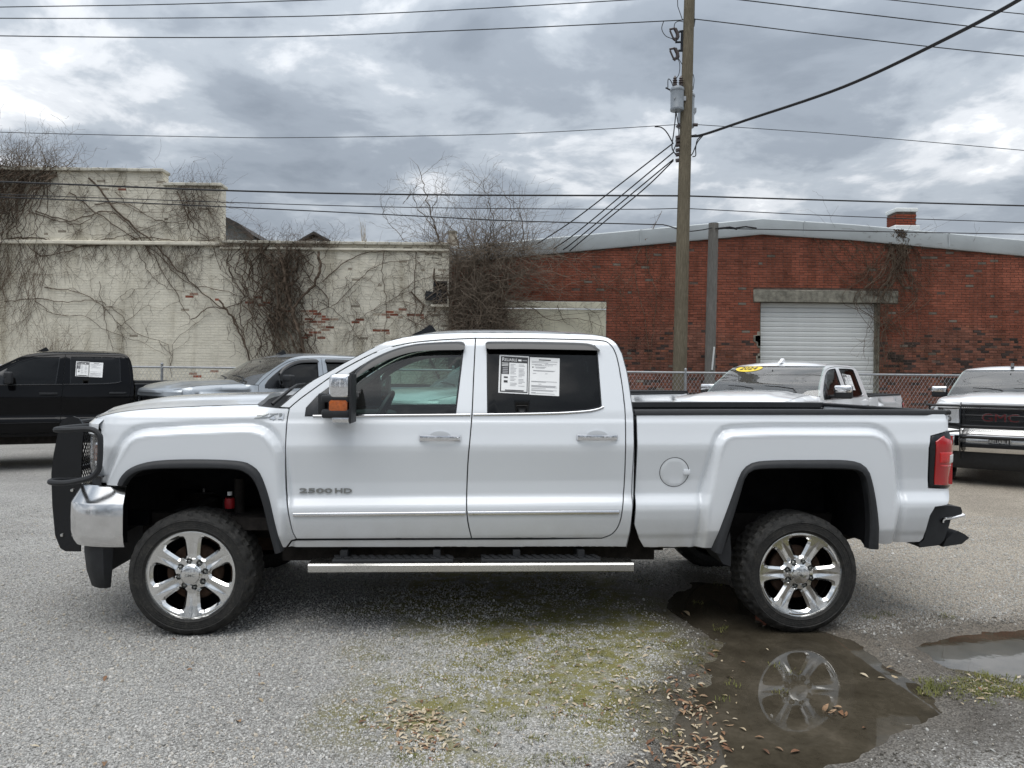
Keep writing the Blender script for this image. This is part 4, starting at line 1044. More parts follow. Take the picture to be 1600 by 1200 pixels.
def axis(lo, hi, far_lo, far_hi, step):
    c = list(np.arange(lo, hi, step)); a = hi; s = step
    up = []
    while a < far_hi: up.append(a); s *= 1.28; a += s
    a = lo-step; s = step; dn = []
    while a > far_lo: dn.append(a); s *= 1.28; a -= s
    return np.array(sorted(dn+[far_lo])+c+up+[far_hi])
def make_ground():
    xs, ys = axis(-3.6, 5.4, -500, 500, .034), axis(2.4, 6.8, -500, 900, .034)
    X, Y = np.meshgrid(xs, ys, indexing='ij'); nx, ny = X.shape; x, y = X.ravel(), Y.ravel()
    p = np.full(len(x), -5.0); nr = (np.abs(x-1) < 8) & (y > 0) & (y < 14); p[nr] = pud_field(x[nr], y[nr])
    z = ground_z(x, y, p)
    me = bpy.data.meshes.new('ground'); n = nx*ny
    idx = np.arange(n).reshape(nx, ny); q = np.stack([idx[:-1, :-1], idx[1:, :-1], idx[1:, 1:], idx[:-1, 1:]], -1).reshape(-1, 4)
    me.vertices.add(n); me.vertices.foreach_set('co', np.stack([x, y, z], 1).ravel().astype('f'))
    me.loops.add(q.size); me.loops.foreach_set('vertex_index', q.ravel().astype('i'))
    me.polygons.add(len(q)); me.polygons.foreach_set('loop_start', np.arange(0, q.size, 4, dtype='i')); me.polygons.foreach_set('use_smooth', np.ones(len(q), bool))
    me.update(calc_edges=True)
    wet = sstep(-.50, -.05, p+(fbm(x, y, 3.1, 77)-.5)*.35)
    mossp = gpoly([(600,905),(760,880),(980,900),(1060,960),(1110,1010),(1060,1060),(1040,1120),(900,1140),(840,1110),(700,1200),(600,1190),(570,1110),(640,1040),(620,960)])
    g2 = gpoly([(1490,1045),(1560,1040),(1680,1075),(1760,1120),(1640,1110),(1540,1080)])
    moss = np.zeros(len(x)); moss[nr] = 1.15*sstep(-.35, .25, sdf(x[nr], y[nr], mossp)+(fbm(x[nr], y[nr], 2.2, 91)-.5)*1.0)
    moss[nr] = np.maximum(moss[nr], 1.5*sstep(-.06, .06, sdf(x[nr], y[nr], g2)+(fbm(x[nr], y[nr], 6, 92)-.5)*.2))
    tan = sstep(-.5, 3.2, x-.12*y+(fbm(x, y, .35, 55)-.5)*3)*sstep(3.2, 6, y)
    dark = sstep(.46, .68, fbm(x, y, 0.9, 15))*.9
    mudp = gpoly([(1040,1080),(1075,1050),(1080,1120),(1110,1200),(1120,1260),(1000,1260),(960,1200),(1010,1180),(1040,1120)])
    m2 = gpoly([(1390,1000),(1480,985),(1480,1040),(1600,1090),(1700,1130),(1600,1200),(1380,1240),(1300,1220),(1420,1150),(1470,1110)])
    mud = np.zeros(len(x)); mud[nr] = np.maximum(sstep(-.1, .12, sdf(x[nr], y[nr], mudp)+(fbm(x[nr], y[nr], 4, 61)-.5)*.3), .75*sstep(-.2, .3, sdf(x[nr], y[nr], m2)+(fbm(x[nr], y[nr], 3, 62)-.5)*.6))
    for nm, a in (('wet', np.maximum(wet, mud*.75)), ('moss', moss), ('tan', tan), ('mud', np.maximum(mud, dark*.3))):
        at_ = me.attributes.new(nm, 'FLOAT', 'POINT'); at_.data.foreach_set('value', a.astype('f'))
    m, nt, b = nodes('gravel_ground'); L = nt.links
    def attr(nm):
        a = nt.nodes.new('ShaderNodeAttribute'); a.attribute_name = nm; return a.outputs['Fac']
    tc = nt.nodes.new('ShaderNodeTexCoord'); obj = tc.outputs['Object']
    def vor(scale, feat='F1'):
        v = nt.nodes.new('ShaderNodeTexVoronoi'); v.inputs['Scale'].default_value = scale; v.feature = feat; L.new(obj, v.inputs['Vector']); return v
    v1 = vor(85); v2 = vor(38)
    sp = nt.nodes.new('ShaderNodeSeparateColor'); L.new(v1.outputs['Color'], sp.inputs[0])
    sp2 = nt.nodes.new('ShaderNodeSeparateColor'); L.new(v2.outputs['Color'], sp2.inputs[0])
    big = noise_tex(nt, 1.3, 6, 0.6, vec=obj); fine = noise_tex(nt, 260, 3, .7, vec=obj)
    stone = ramp(nt, sp.outputs[0], ((0, (.32, .315, .30)), (.35, (.44, .435, .415)), (.75, (.53, .52, .495)), (1, (.62, .605, .575))))
    gap = ramp(nt, v1.outputs['Distance'], ((.25, (1, 1, 1)), (.75, (.46, .45, .44))))
    c = mixc(nt, 1.0, stone, gap, 'MULTIPLY'); c = mixc(nt, .5, c, ramp(nt, big, ((.3, (.62, .62, .63)), (.7, (1.0, 1.0, 1.0)))), 'MULTIPLY')
    c = mixc(nt, mth(nt, 'MULTIPLY', attr('tan'), .75), c, mixc(nt, 1.0, c, (1.12, .98, .80), 'MULTIPLY'))
    mm = nt.nodes.new('ShaderNodeMath'); mm.operation = 'MULTIPLY'; mm.use_clamp = True
    L.new(mth(nt, 'MULTIPLY', attr('moss'), .85), mm.inputs[0]); L.new(ramp(nt, noise_tex(nt, 9, 5, .65, vec=obj), ((.36, (.10,)*3), (.56, (1,)*3))), mm.inputs[1])
    c = mixc(nt, mm.outputs[0], c, ramp(nt, fine, ((.35, (.115, .110, .030)), (.65, (.255, .230, .085)))))
    md = nt.nodes.new('ShaderNodeMath'); md.operation = 'MULTIPLY'; md.use_clamp = True; L.new(attr('mud'), md.inputs[0])
    L.new(ramp(nt, noise_tex(nt, 22, 4, .65, vec=obj), ((.3, (.35,)*3), (.6, (1,)*3))), md.inputs[1])
    c = mixc(nt, md.outputs[0], c, ramp(nt, fine, ((.3, (.045, .040, .034)), (.7, (.12, .105, .088)))))
    w = attr('wet'); c = mixc(nt, mth(nt, 'MULTIPLY', w, .9), c, mixc(nt, 1.0, c, (.40, .37, .33), 'MULTIPLY'))
    L.new(c, b.inputs['Base Color'])
    rg = nt.nodes.new('ShaderNodeMapRange'); L.new(w, rg.inputs[0]); rg.inputs[3].default_value = .92; rg.inputs[4].default_value = .42; L.new(rg.outputs[0], b.inputs['Roughness'])
    b.inputs['Specular IOR Level'].default_value = .3
    h = mth(nt, 'ADD', mth(nt, 'MULTIPLY', v1.outputs['Distance'], -1.0), mth(nt, 'MULTIPLY', sp2.outputs[1], .5)); bump(nt, b, h, .010, .9)
    me.materials.append(m); g = link('ground', me); tag(g, kind='structure'); return g
make_ground()
def water_mat(name='puddle_water', ior=1.333):
    m, nt, b = nodes(name); setp(b, rough=.02, spec=.5, ior=ior)
    n = noise_tex(nt, 3.5, 6, .6); n2 = noise_tex(nt, 40, 4, .6)
    L = nt.links; L.new(ramp(nt, mth(nt, 'ADD', mth(nt, 'MULTIPLY', n, .75), mth(nt, 'MULTIPLY', n2, .25)), ((.36, (.036, .030, .021)), (.52, (.058, .049, .035)), (.66, (.088, .074, .055)))), b.inputs['Base Color'])
    bump(nt, b, noise_tex(nt, 9, 2, .5), .0005, .35); return m
WM_ = water_mat(); WM2 = water_mat('raised_ior_water', 1.9)  # second puddle's index raised beyond real water to brighten its sky reflection
for nm, P, lab in (('puddle', PUD1, None), ('puddle', PUD2, None)):
    A = np.array(P); c = A.mean(0); big = [(c[0]+(x-c[0])*1.28, c[1]+(y-c[1])*1.28) for x, y in P]
    o = MB().add([(x, y, WATER) for x, y in big], [tuple(range(len(big)))]).build(nm, WM2 if P is PUD2 else WM_, None, None); tag(o, kind='structure')

# ------------------------------------------------------------------ brick buildings
YC, YR = 19.4, 20.4
def vcol_mat(name, rough=.85, nscale=3.0, var=.25, bmp=.004, fine=70):
    m, nt, b = nodes(name); setp(b, rough=rough, spec=.25)
    a = nt.nodes.new('ShaderNodeAttribute'); a.attribute_name = 'Col'
    g = nt.nodes.new('ShaderNodeNewGeometry')
    n = noise_tex(nt, nscale, 6, .65, vec=g.outputs['Position']); n2 = noise_tex(nt, fine, 4, .65, vec=g.outputs['Position'])
    c = mixc(nt, 1.0, a.outputs['Color'], ramp(nt, n, ((.3, (1-var,)*3), (.7, (1+var*.4,)*3))), 'MULTIPLY')
    c = mixc(nt, 1.0, c, ramp(nt, n2, ((.3, (.80,)*3), (.7, (1.08,)*3))), 'MULTIPLY')
    st = noise_tex(nt, 2.6, 5, .6, vec=g.outputs['Position'], stretch=(1, 1, .14)); c = mixc(nt, 1.0, c, ramp(nt, st, ((.34, (.66, .64, .60)), (.52, (1,)*3))), 'MULTIPLY')
    nt.links.new(c, b.inputs['Base Color']); bump(nt, b, n2, bmp); return m
MT['brick_red'] = vcol_mat('red_brick', .85, 1.4, .30)
MT['brick_cream'] = vcol_mat('cream_painted_brick', .6, 1.1, .16, .004, 45)
MT['mortar_red'] = simple('dark_mortar', (.105, .070, .056), .95, var=.4, scale=9)
MT['mortar_cream'] = simple('painted_mortar', (.69, .645, .535), .8, var=.14, scale=5)
MT['conc'] = simple('weathered_concrete', (.20, .19, .155), .9, var=.45, scale=7, bmp=.006, bscale=30)
MT['fascia'] = simple('grey_sheet_metal', (.40, .43, .44), .45, var=.10, scale=1.2, metal=.15)
BW, BH, MO = .205, .057, .010
def brick_geo(x0, x1, z, d, rnd_=None):
    """a brick face and its four sides; front stands d proud of the joint plane y=0"""
    e = .004
    V = [(x0, 0, z), (x1, 0, z), (x1, 0, z+BH), (x0, 0, z+BH), (x0+e, -d, z+e), (x1-e, -d, z+e), (x1-e, -d, z+BH-e), (x0+e, -d, z+BH-e)]
    return V, [(4,5,6,7), (0,1,5,4), (1,2,6,5), (2,3,7,6), (3,0,4,7)]
def colour_mesh(name, V, F, C, mat):
    me = bpy.data.meshes.new(name); me.from_pydata(V, [], F); me.materials.append(mat)
    a = me.attributes.new('Col', 'FLOAT_COLOR', 'POINT'); a.data.foreach_set('color', np.c_[np.array(C), np.ones(len(C))].astype('f').ravel()); me.update(); return me
def brick_wall(parent, y, x_lo, x_hi, ztop, holes, colour, mat, singles, seed, proud=.010):
    r = random.Random(seed); V = []; F = []; C = []; cells = []
    zmax = max(ztop(x) for x in np.linspace(x_lo, x_hi, 60)); nz = int(zmax/(BH+MO))
    for j in range(nz):
        z = j*(BH+MO)+.01; header = (j % 6 == 5); bw = BW if not header else .098; off = (j % 2)*(bw+MO)/2
        x = x_lo-off
        while x < x_hi:
            a, b = max(x, x_lo), min(x+bw, x_hi); x += bw+MO
            if b-a < .03: continue
            xm, zm = (a+b)/2, z+BH/2
            if z+BH > ztop(xm)-.01: continue
            if any(h[0] < b and h[1] > a and h[2] < z+BH and h[3] > z for h in holes):
                ok = False
                for h in holes:
                    if h[0] < b and h[1] > a and h[2] < z+BH and h[3] > z:
                        if a < h[0]-.04: b = min(b, h[0]-.002); ok = True
                        elif b > h[1]+.04: a = max(a, h[1]+.002); ok = True
                        else: ok = False; break
                if not ok or b-a < .03: continue
            res = colour(xm, zm, r)
            if res is None: continue
            cells.append((a, b, z, res))
    # the nearest bricks in clear view are parts of their own, the rest one mass
    d = [(-(singles(c)), i) for i, c in enumerate(cells)]; d.sort(); own = set(i for s_, i in d[:300] if s_ < 0)
    lib = {}
    for i, (a, b, z, (col, dd)) in enumerate(cells):
        if i in own:
            k = (round(b-a, 2), tuple(round(c*18) for c in col), round(dd, 3))
            if k not in lib:
                v, f = brick_geo(-(b-a)/2, (b-a)/2, 0, proud+dd); lib[k] = colour_mesh('brick', v, f, [col]*8, mat)
            o = link('brick', lib[k], parent); o.location = ((a+b)/2, y, z)
        else:
            v, f = brick_geo(a, b, z, proud+dd); n = len(V); V += [(p[0], p[1]+y, p[2]) for p in v]; F += [tuple(q+n for q in g) for g in f]; C += [col]*8
    o = link('brickwork', colour_mesh('brickwork', V, F, C, mat), parent); tag(o, kind='stuff')
def wx(u, v, Y): return at(u, v, Y).x
def wz(u, v, Y): return at(u, v, Y).z

# cream painted wall -------------------------------------------------
cream = empty('brick_building', (0, 0, 0)); tag(cream, 'cream painted old brick building with stepped parapet and bare vines behind the left trucks', 'building')
cx0, cx1 = -17.5, wx(701, 480, YC)
zl = wz(400, 381, YC); zm_ = wz(300, 291, YC); zh = wz(150, 268, YC)
xs1, xs2 = wx(345, 340, YC), wx(254, 280, YC)
def ztop_c(x): return zh if x < xs2 else (zm_ if x < xs1 else zl+.02*0)
win = (wx(677, 460, YC), wx(699, 460, YC), wz(680, 476, YC), wz(680, 439, YC))
def pw(u, v): p = at(u, v, YC); return p.x, p.z
PATCH = [(*pw(u, v), a, b) for u, v, a, b in ((480,490,.25,.14),(495,500,.45,.20),(512,497,.20,.10),(510,512,.35,.12),(491,523,.40,.16),(530,507,.16,.10),(600,493,.30,.14),(622,490,.40,.16),(643,495,.35,.12),(640,492,.2,.1),(560,503,.12,.07),(669,509,.16,.07),(600,517,.22,.10),(541,520,.16,.06),(306,462,.30,.14),(340,466,.2,.05),(206,374,.2,.05),(405,472,.45,.16),(430,484,.5,.16),(190,294,.16,.05),(10,398,.2,.07),(300,586,.25,.06),(330,580,.12,.05),(470,512,.2,.14))]
_n = [nrng.random() for _ in range(8)]
def col_cream(x, z, r):
    ex = 0
    for px, pz, a, b in PATCH:
        q = ((x-px)/(a*.85))**2+((z-pz)/(b*.8))**2
        if q < .55+.75*r.random(): ex = 1 if r.random() < .62 else 3
        if ex in (1, 3) and q < 1.3 and r.random() < .22: ex = 0
    if z > zl-.9 and x > wx(520, 400, YC) and r.random() < .10: ex = 2
    if z > zm_-.35 and r.random() < .05: ex = 2
    if x > wx(678, 480, YC) and r.random() < .30: ex = 2
    if r.random() < .006: ex = 2
    if ex == 3: k = r.random(); return ((.30+.3*k, .12+.42*k, .08+.34*k), r.uniform(-.005, -.001))
    if ex == 1: k = .7+.5*r.random(); return ((.30*k, .095*k, .055*k), r.uniform(-.006, -.002))
    if ex == 2: k = .75+.5*r.random(); return ((.34*k, .30*k, .235*k), r.uniform(-.006, -.003))
    k = .96+.07*r.random()
    return ((.78*k, .735*k, .615*k), r.uniform(-.002, .0025))
TOPY = ztop_c
mb = MB()
prof = [(cx0, -.3), (cx1, -.3), (cx1, zl), (xs1, zl), (xs1, zm_), (xs2, zm_), (xs2, zh), (cx0, zh)]
hx0, hx1, hz0, hz1 = win
# mortar sheet with the window opening left out
xs_ = sorted({cx0, xs2, xs1, hx0, hx1, cx1}); 
for a, b in zip(xs_, xs_[1:]):
    t = ztop_c((a+b)/2)
    for z0, z1 in (((-.3, hz0), (hz1, t)) if (a >= hx0-1e-6 and b <= hx1+1e-6) else ((-.3, t),)): mb.add([(a, YC+.001, z0), (b, YC+.001, z0), (b, YC+.001, z1), (a, YC+.001, z1)], [(0, 1, 2, 3)])
mb.add([(cx1, YC+.001, -.3), (cx1, YC+9, -.3), (cx1, YC+9, zl-.6), (cx1, YC+.001, zl)], [(0, 1, 2, 3)])
for a, b, c, z in ((cx0, xs2, 0, zh), (xs2, xs1, 0, zm_), (xs1, cx1, 0, zl)): mb.add([(a, YC+.001, z), (b, YC+.001, z), (b, YC+.34, z), (a, YC+.34, z)], [(0, 1, 2, 3)])
for x, z0, z1 in ((xs1, zl, zm_), (xs2, zm_, zh)): mb.add([(x, YC+.001, z0), (x, YC+.34, z0), (x, YC+.34, z1), (x, YC+.001, z1)], [(0, 1, 2, 3)])
mb.build('wall', MT['mortar_cream'], cream, None)
def sing_c(c):
    a, b, z, _ = c; u0, v0 = 800+FPX*((a+b)/2)/YC, 600-FPX*(z-CAM_Z)/YC
    return 1 if (130 < u0 < 330 and 405 < v0 < 540) else 0
brick_wall(cream, YC, cx0, cx1, ztop_c, [win], col_cream, MT['brick_cream'], lambda c: sing_c(c)*(10+c[2]), 5, .0035)
# copings and string course
lib = []
for k in range(4):
    mbb = MB().rbox((0, 0, 0), (.288, .46, .075), .012, 1); q = .86+.07*k; lib.append(colour_mesh('coping_stone', mbb.v, mbb.f, [(.62*q, .59*q, .50*q)]*len(mbb.v), MT['brick_cream']))
r = random.Random(4)
for x0, x1, z in ((cx0, xs2+.05, zh), (xs2+.06, xs1+.05, zm_), (xs1+.06, cx1, zl)):
    x = x1
    while x > x0+.05:
        o = link('coping_stone', r.choice(lib), cream); o.location = (x-.15, YC+.13+r.uniform(-.008, .008), z+.035+r.uniform(-.004, .004)); x -= .30
mb = MB(); mb.rbox(((cx0+xs1)/2, YC-.04, zl-.02), (xs1-cx0, .12, .10), .02, 1); mb.rbox(((xs1+cx1)/2, YC-.03, zl-.12), (cx1-xs1, .09, .06), .015, 1); o = mb.build('string_course', MT['mortar_cream'], cream)
# broken window
mb = MB(); fw = hx1-hx0; fh = hz1-hz0; zc = (hz0+hz1)/2; xc = (hx0+hx1)/2
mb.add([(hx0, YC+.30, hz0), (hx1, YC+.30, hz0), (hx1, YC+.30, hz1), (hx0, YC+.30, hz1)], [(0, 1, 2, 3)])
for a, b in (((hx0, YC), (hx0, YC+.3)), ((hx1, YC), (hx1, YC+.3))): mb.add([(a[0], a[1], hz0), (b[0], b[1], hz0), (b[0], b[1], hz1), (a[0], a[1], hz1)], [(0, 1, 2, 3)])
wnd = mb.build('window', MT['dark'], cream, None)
mb = MB(); mb.box((xc, YC-.05, hz0-.03), (fw+.10, .16, .06)); mb.build('sill', MT['mortar_cream'], wnd)
mb = MB(); mb.box((hx0+.03, YC+.05, zc), (.05, .06, fh)); mb.box((hx1-.03, YC+.05, zc), (.05, .06, fh)); mb.box((xc, YC+.05, zc), (fw-.1, .06, .05)); mb.box((xc+.04, YC+.02, hz1-.03), (fw-.1, .06, .05)); mb.build('frame', MT['gloss_black'], wnd)
mb = MB(); mb.box((hx0-.02, YC-.06, zc-.10), (.34, .10, .22), Matrix.Rotation(.15, 3, 'Y')); mb.box((xc-.05, YC-.08, hz0+.20), (.20, .06, .32), Matrix.Rotation(-.12, 3, 'Y')); mb.build('broken_sash', MT['gloss_black'], wnd)

# red brick building --------------------------------------------------
red = empty('warehouse', (0, 0, 0)); tag(red, 'low gabled red brick warehouse with grey metal roof edge and white roll-up door', 'building')
rx0, rx1 = cx1-.9, 22.5
_ru = [(780, 402), (870, 388), (1055, 366.5+8), (1190, 365), (1400, 380), (1600, 399)]
_ru = [(770, 404), (905, 391), (1058, 377), (1190, 365), (1330, 374), (1600, 399)]
RX, RZ = [wx(u, v, YR) for u, v in _ru], [wz(u, v, YR) for u, v in _ru]
RX = [rx0]+RX[1:]+[rx1]; sl_ = (RZ[-1]-RZ[-2])/(RX[-2]-RX[-3]); RZ = [RZ[1]-(RX[1]-rx0)*(RZ[2]-RZ[1])/(RX[2]-RX[1])]+RZ[1:]+[RZ[-1]+sl_*(rx1-RX[-2])]
def ztop_r(x): return float(np.interp(x, RX, RZ))
dr = (wx(1187, 540, YR), wx(1374, 540, YR), -.1, wz(1280, 473, YR)); ln = (wx(1177, 462, YR), wx(1403, 462, YR), dr[3], wz(1280, 453.5, YR))
bd = (wx(775, 500, YR), wx(947, 500, YR), .5, wz(860, 471, YR))
def col_red(x, z, r):
    up = 1/(1+math.exp(-(z-2.95-.25*math.sin(x*1.7))/.10)); t = r.random(); k = (.84+.30*r.random()) if up > .5 else (.72+.5*r.random())
    c1 = np.array((.265, .085, .052)); c2 = np.array((.23, .098, .068)); c = c1*up+c2*(1-up)
    if up < .5 and t < .14: c = np.array((.07, .05, .044))
    if up < .5 and .22 < t < .30: c = np.array((.26, .10, .06))
    if up > .5 and t < .03: c = c*.7
    if t > .985: c = np.array((.20, .17, .14))
    nz = float(vnoise(np.array([x]), np.array([z*2]), .9, 66)[0]); c = c*(.75+.5*nz)
    if 1.6 < z < 2.9 and x > 9.2 and nz > .55 and r.random() < .6: c = np.array((.05, .04, .035))
    if r.random() < .004: return None
    return (tuple(c*k), r.uniform(-.005, .004))
brick_wall(red, YR, rx0, rx1, ztop_r, [dr, ln, bd], col_red, MT['brick_red'], lambda c: (10+c[2]) if (9.9 < (c[0]+c[1])/2 < 12.9 and 1.95 < c[2] < 4.6) else 0, 9, .008)
mb = MB()
cuts = sorted({*RX, dr[0], dr[1], bd[0], bd[1]})
for a, b in zip(cuts, cuts[1:]):
    m_ = (a+b)/2; lo = [-.3]
    segs = [(-.3, None)]
    if dr[0] < m_ < dr[1]: segs = [(ln[2], None)]
    if bd[0] < m_ < bd[1]: segs = [(-.3, bd[2]), (bd[3], None)]
    for z0, z1 in segs:
        za, zb = (ztop_r(a), ztop_r(b)) if z1 is None else (z1, z1); mb.add([(a, YR+.001, z0), (b, YR+.001, z0), (b, YR+.001, zb), (a, YR+.001, za)], [(0, 1, 2, 3)])
for x in (rx1,): mb.add([(x, YR, -.3), (x, YR+14, -.3), (x, YR+14, ztop_r(x)), (x, YR, ztop_r(x))], [(0, 1, 2, 3)])
mb.build('wall', MT['mortar_red'], red, None)
# sheet metal edge and roof
fh = .40; mb = MB(); rings = []
for x, z in zip(RX, RZ): rings.append([(x, YR+.02, z-.03), (x, YR-.07, z-.03), (x, YR-.09, z+.02), (x, YR-.06, z+fh-.03), (x, YR-.02, z+fh), (x, YR+.25, z+fh)])
mb.loft(rings); mb.build('roof_edge', MT['fascia'], red, 30)
mb = MB(); mb.loft([[(x, YR+.25, z+fh-.02), (x, YR+14, z+fh-.02)] for x, z in zip(RX, RZ)]); mb.build('roof', MT['fascia'], red, 20)
mb = MB()
for u in (833, 1000, 1255, 1480): 
    x = wx(u, 380, YR); z = ztop_r(x); mb.box((x, YR-.092, z+fh/2), (.035, .012, fh-.05))
mb.build('roof_seam', MT['fascia'], red)
mb = MB(); mb.rbox(((ln[0]+ln[1])/2, YR+.05, (ln[2]+ln[3])/2), (ln[1]-ln[0], .16, ln[3]-ln[2]), .015, 1); mb.build('lintel', MT['conc'], red)
mb = MB()
for x in (dr[0]-.0, dr[1]+.0): mb.add([(x, YR, -.2), (x, YR+.28, -.2), (x, YR+.28, dr[3]), (x, YR, dr[3])], [(0, 1, 2, 3)])
mb.add([(dr[0], YR, dr[3]), (dr[1], YR, dr[3]), (dr[1], YR+.28, dr[3]), (dr[0], YR+.28, dr[3])], [(0, 1, 2, 3)])
mb.build('door_reveal', MT['conc'], red, None)
mb = MB(); r = random.Random(8)
for k in range(22):
    z = 1.0+r.random()*1.9; w = .06+.16*r.random(); mb.rbox((dr[0]-w/2+.02, YR-.006, z), (w, .03, .10+.14*r.random()), .01, 1)
o = mb.build('render_patch', MT['conc'], red); tag(o, kind='stuff')
MT['door_white'] = simple('white_door_paint', (.66, .68, .67), .45, var=.06, scale=2.5)
rd_ = empty('roll_up_door', (0, 0, 0)); rd_.parent = red
sh = (wz(1280, 473, YR)+.05)/30; slat = MB(); W_ = dr[1]-dr[0]
slat.loft([[(0, YR+.215, 0), (0, YR+.195, .006), (0, YR+.20, .03), (0, YR+.185, sh*.45), (0, YR+.195, sh*.75), (0, YR+.20, sh*.93), (0, YR+.222, sh-.003)], [(W_, YR+.215, 0), (W_, YR+.195, .006), (W_, YR+.20, .03), (W_, YR+.185, sh*.45), (W_, YR+.195, sh*.75), (W_, YR+.20, sh*.93), (W_, YR+.222, sh-.003)]], flip=True)
slm = slat.mesh('slat', MT['door_white'], 60)
for k in range(30): o = link('slat', slm, rd_); o.location = (dr[0], 0, -.04+k*sh)
for x in (dr[0]+.03, dr[1]-.03): mb = MB(); mb.box((x, YR+.16, dr[3]/2), (.06, .07, dr[3])); mb.build('door_track', MT['conc'], rd_)
mb = MB(); mb.box(((dr[0]+dr[1])/2, YR+.24, dr[3]/2), (W_, .02, dr[3])); mb.build('door_backing', MT['dark'], rd_)
MT['board'] = simple('cream_board', (.62, .59, .46), .75, var=.14, scale=2.2, bmp=.003, bscale=25)
mb = MB()
mb.box(((bd[0]+bd[1])/2, YR+.05, (bd[2]+bd[3])/2-.10), (bd[1]-bd[0], .06, bd[3]-bd[2]-.20)); mb.build('boarded_opening', MT['board'], red)
mb = MB(); mb.box(((bd[0]+bd[1])/2, YR+.02, bd[3]-.09), (bd[1]-bd[0], .08, .17)); mb.build('head_board', MT['board'], red)
# chimney
YCH = YR+1.3; a, b = wx(1400, 340, YCH), wx(1432, 340, YCH); z0, z1, z2 = wz(1415, 359, YCH), wz(1415, 353, YCH), wz(1415, 331, YCH)
ch = MB().box(((a+b)/2, YCH+.27, (z1+z2)/2-.2), (b-a-.02, .52, z2-z1+.4)).build('chimney', MT['mortar_red'], red)
r = random.Random(2); nb = int((z2-z1)/(BH+MO))
V = []; F = []; C = []
for j in range(nb):
    z = z1+j*(BH+MO); x = a-(j % 2)*.1
    while x < b:
        q0, q1 = max(x, a), min(x+BW, b); x += BW+MO
        if q1-q0 < .04: continue
        k = .75+.4*r.random(); v, f = brick_geo(-(q1-q0)/2, (q1-q0)/2, 0, .014); o = link('brick', colour_mesh('brick', v, f, [(.27*k, .066*k, .034*k)]*8, MT['brick_red']), ch); o.location = ((q0+q1)/2, YCH+.012, z)
    y = YCH+.02; 
    while y < YCH+.5:
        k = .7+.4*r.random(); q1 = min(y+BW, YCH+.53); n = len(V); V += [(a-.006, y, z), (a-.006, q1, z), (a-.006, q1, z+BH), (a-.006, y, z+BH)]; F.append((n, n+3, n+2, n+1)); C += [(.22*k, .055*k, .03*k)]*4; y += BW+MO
o = link('brickwork', colour_mesh('brickwork', V, F, C, MT['brick_red']), ch); tag(o, kind='stuff')
mb = MB(); mb.rbox(((a+b)/2, YCH+.27, z2+.055), (b-a+.06, .62, .11), .02, 1); mb.build('chimney_cap', MT['door_white'], ch)
mb = MB(); mb.rbox(((a+b)/2, YCH+.27, z1-.10), (b-a+.14, .70, .22), .02, 1, taper=lambda c: None); mb.build('chimney_flashing', MT['door_white'], ch)

# buildings glimpsed over the cream wall ---------------------------------
MT['shingle'] = simple('brown_shingles', (.045, .040, .037), .9, var=.4, scale=30)
MT['old_tin'] = simple('old_grey_boards', (.22, .24, .25), .8, var=.3, scale=6)
Y = 24.0; p = [at(u, v, Y) for u, v in ((300,318),(345,341),(378,357),(398,373),(398,385),(300,385))]
mb = MB(); mb.prism([(q.x, q.z) for q in p], Y, Y+6); sh_ = mb.build('shed', MT['old_tin'], None, 20); tag(sh_, 'old grey shed with dark sagging eave peeping out beside the stepped parapet', 'shed')
mb = MB(); rr = [at(u, v, Y) for u, v in ((300,316),(345,339),(378,355),(402,375))]; mb.loft([[(q.x, Y-.35, q.z-.10), (q.x, Y-.35, q.z+.07), (q.x, Y+6, q.z+.07)] for q in rr]); mb.build('roof', MT['shingle'], sh_, 20)
Y = 30.0; q = [at(u, v, Y) for u, v in ((464,377),(490,362),(516,376),(512,380),(512,420),(468,420),(468,380))]
mb = MB(); mb.prism([(c.x, c.z) for c in q[3:]]+[(q[1].x, q[1].z-.15)], Y+.3, Y+8); hs = mb.build('house', MT['old_tin'], None, 20); tag(hs, 'distant house with a small brown pointed roof showing above the cream wall', 'house')
mb = MB(); mb.loft([[(c.x, Y, c.z-.08), (c.x, Y, c.z+.02), (c.x, Y+8, c.z+.02)] for c in q[:3]]); mb.build('roof', MT['shingle'], hs, 20)
Y = 22.0; q = at(708, 386, Y); t = at(706, 361, Y)
mb = MB(); hh = t.z-q.z+.5; mb.add([(q.x-.30, Y, q.z-.5), (q.x+.30, Y, q.z-.5), (q.x+.30, Y+.6, q.z-.5), (q.x-.30, Y+.6, q.z-.5), (t.x-.09, Y+.2, t.z), (t.x+.10, Y+.2, t.z+.02), (t.x+.10, Y+.4, t.z+.02), (t.x-.09, Y+.4, t.z)], [(0,1,5,4),(1,2,6,5),(2,3,7,6),(3,0,4,7),(4,5,6,7)])
rv = mb.build('roof_vent', simple('tan_canvas', (.30, .27, .22), .9, var=.25), None, 20); tag(rv, 'tan tapering roof vent standing behind the tangle of bare branches', 'roof vent')
mb = MB(); mb.lathe([(.0,.06),(.14,.05),(.15,.0),(.12,-.03)], 12, (t.x, Y+.3, t.z), 'z'); mb.build('cap', MT['conc'], rv)

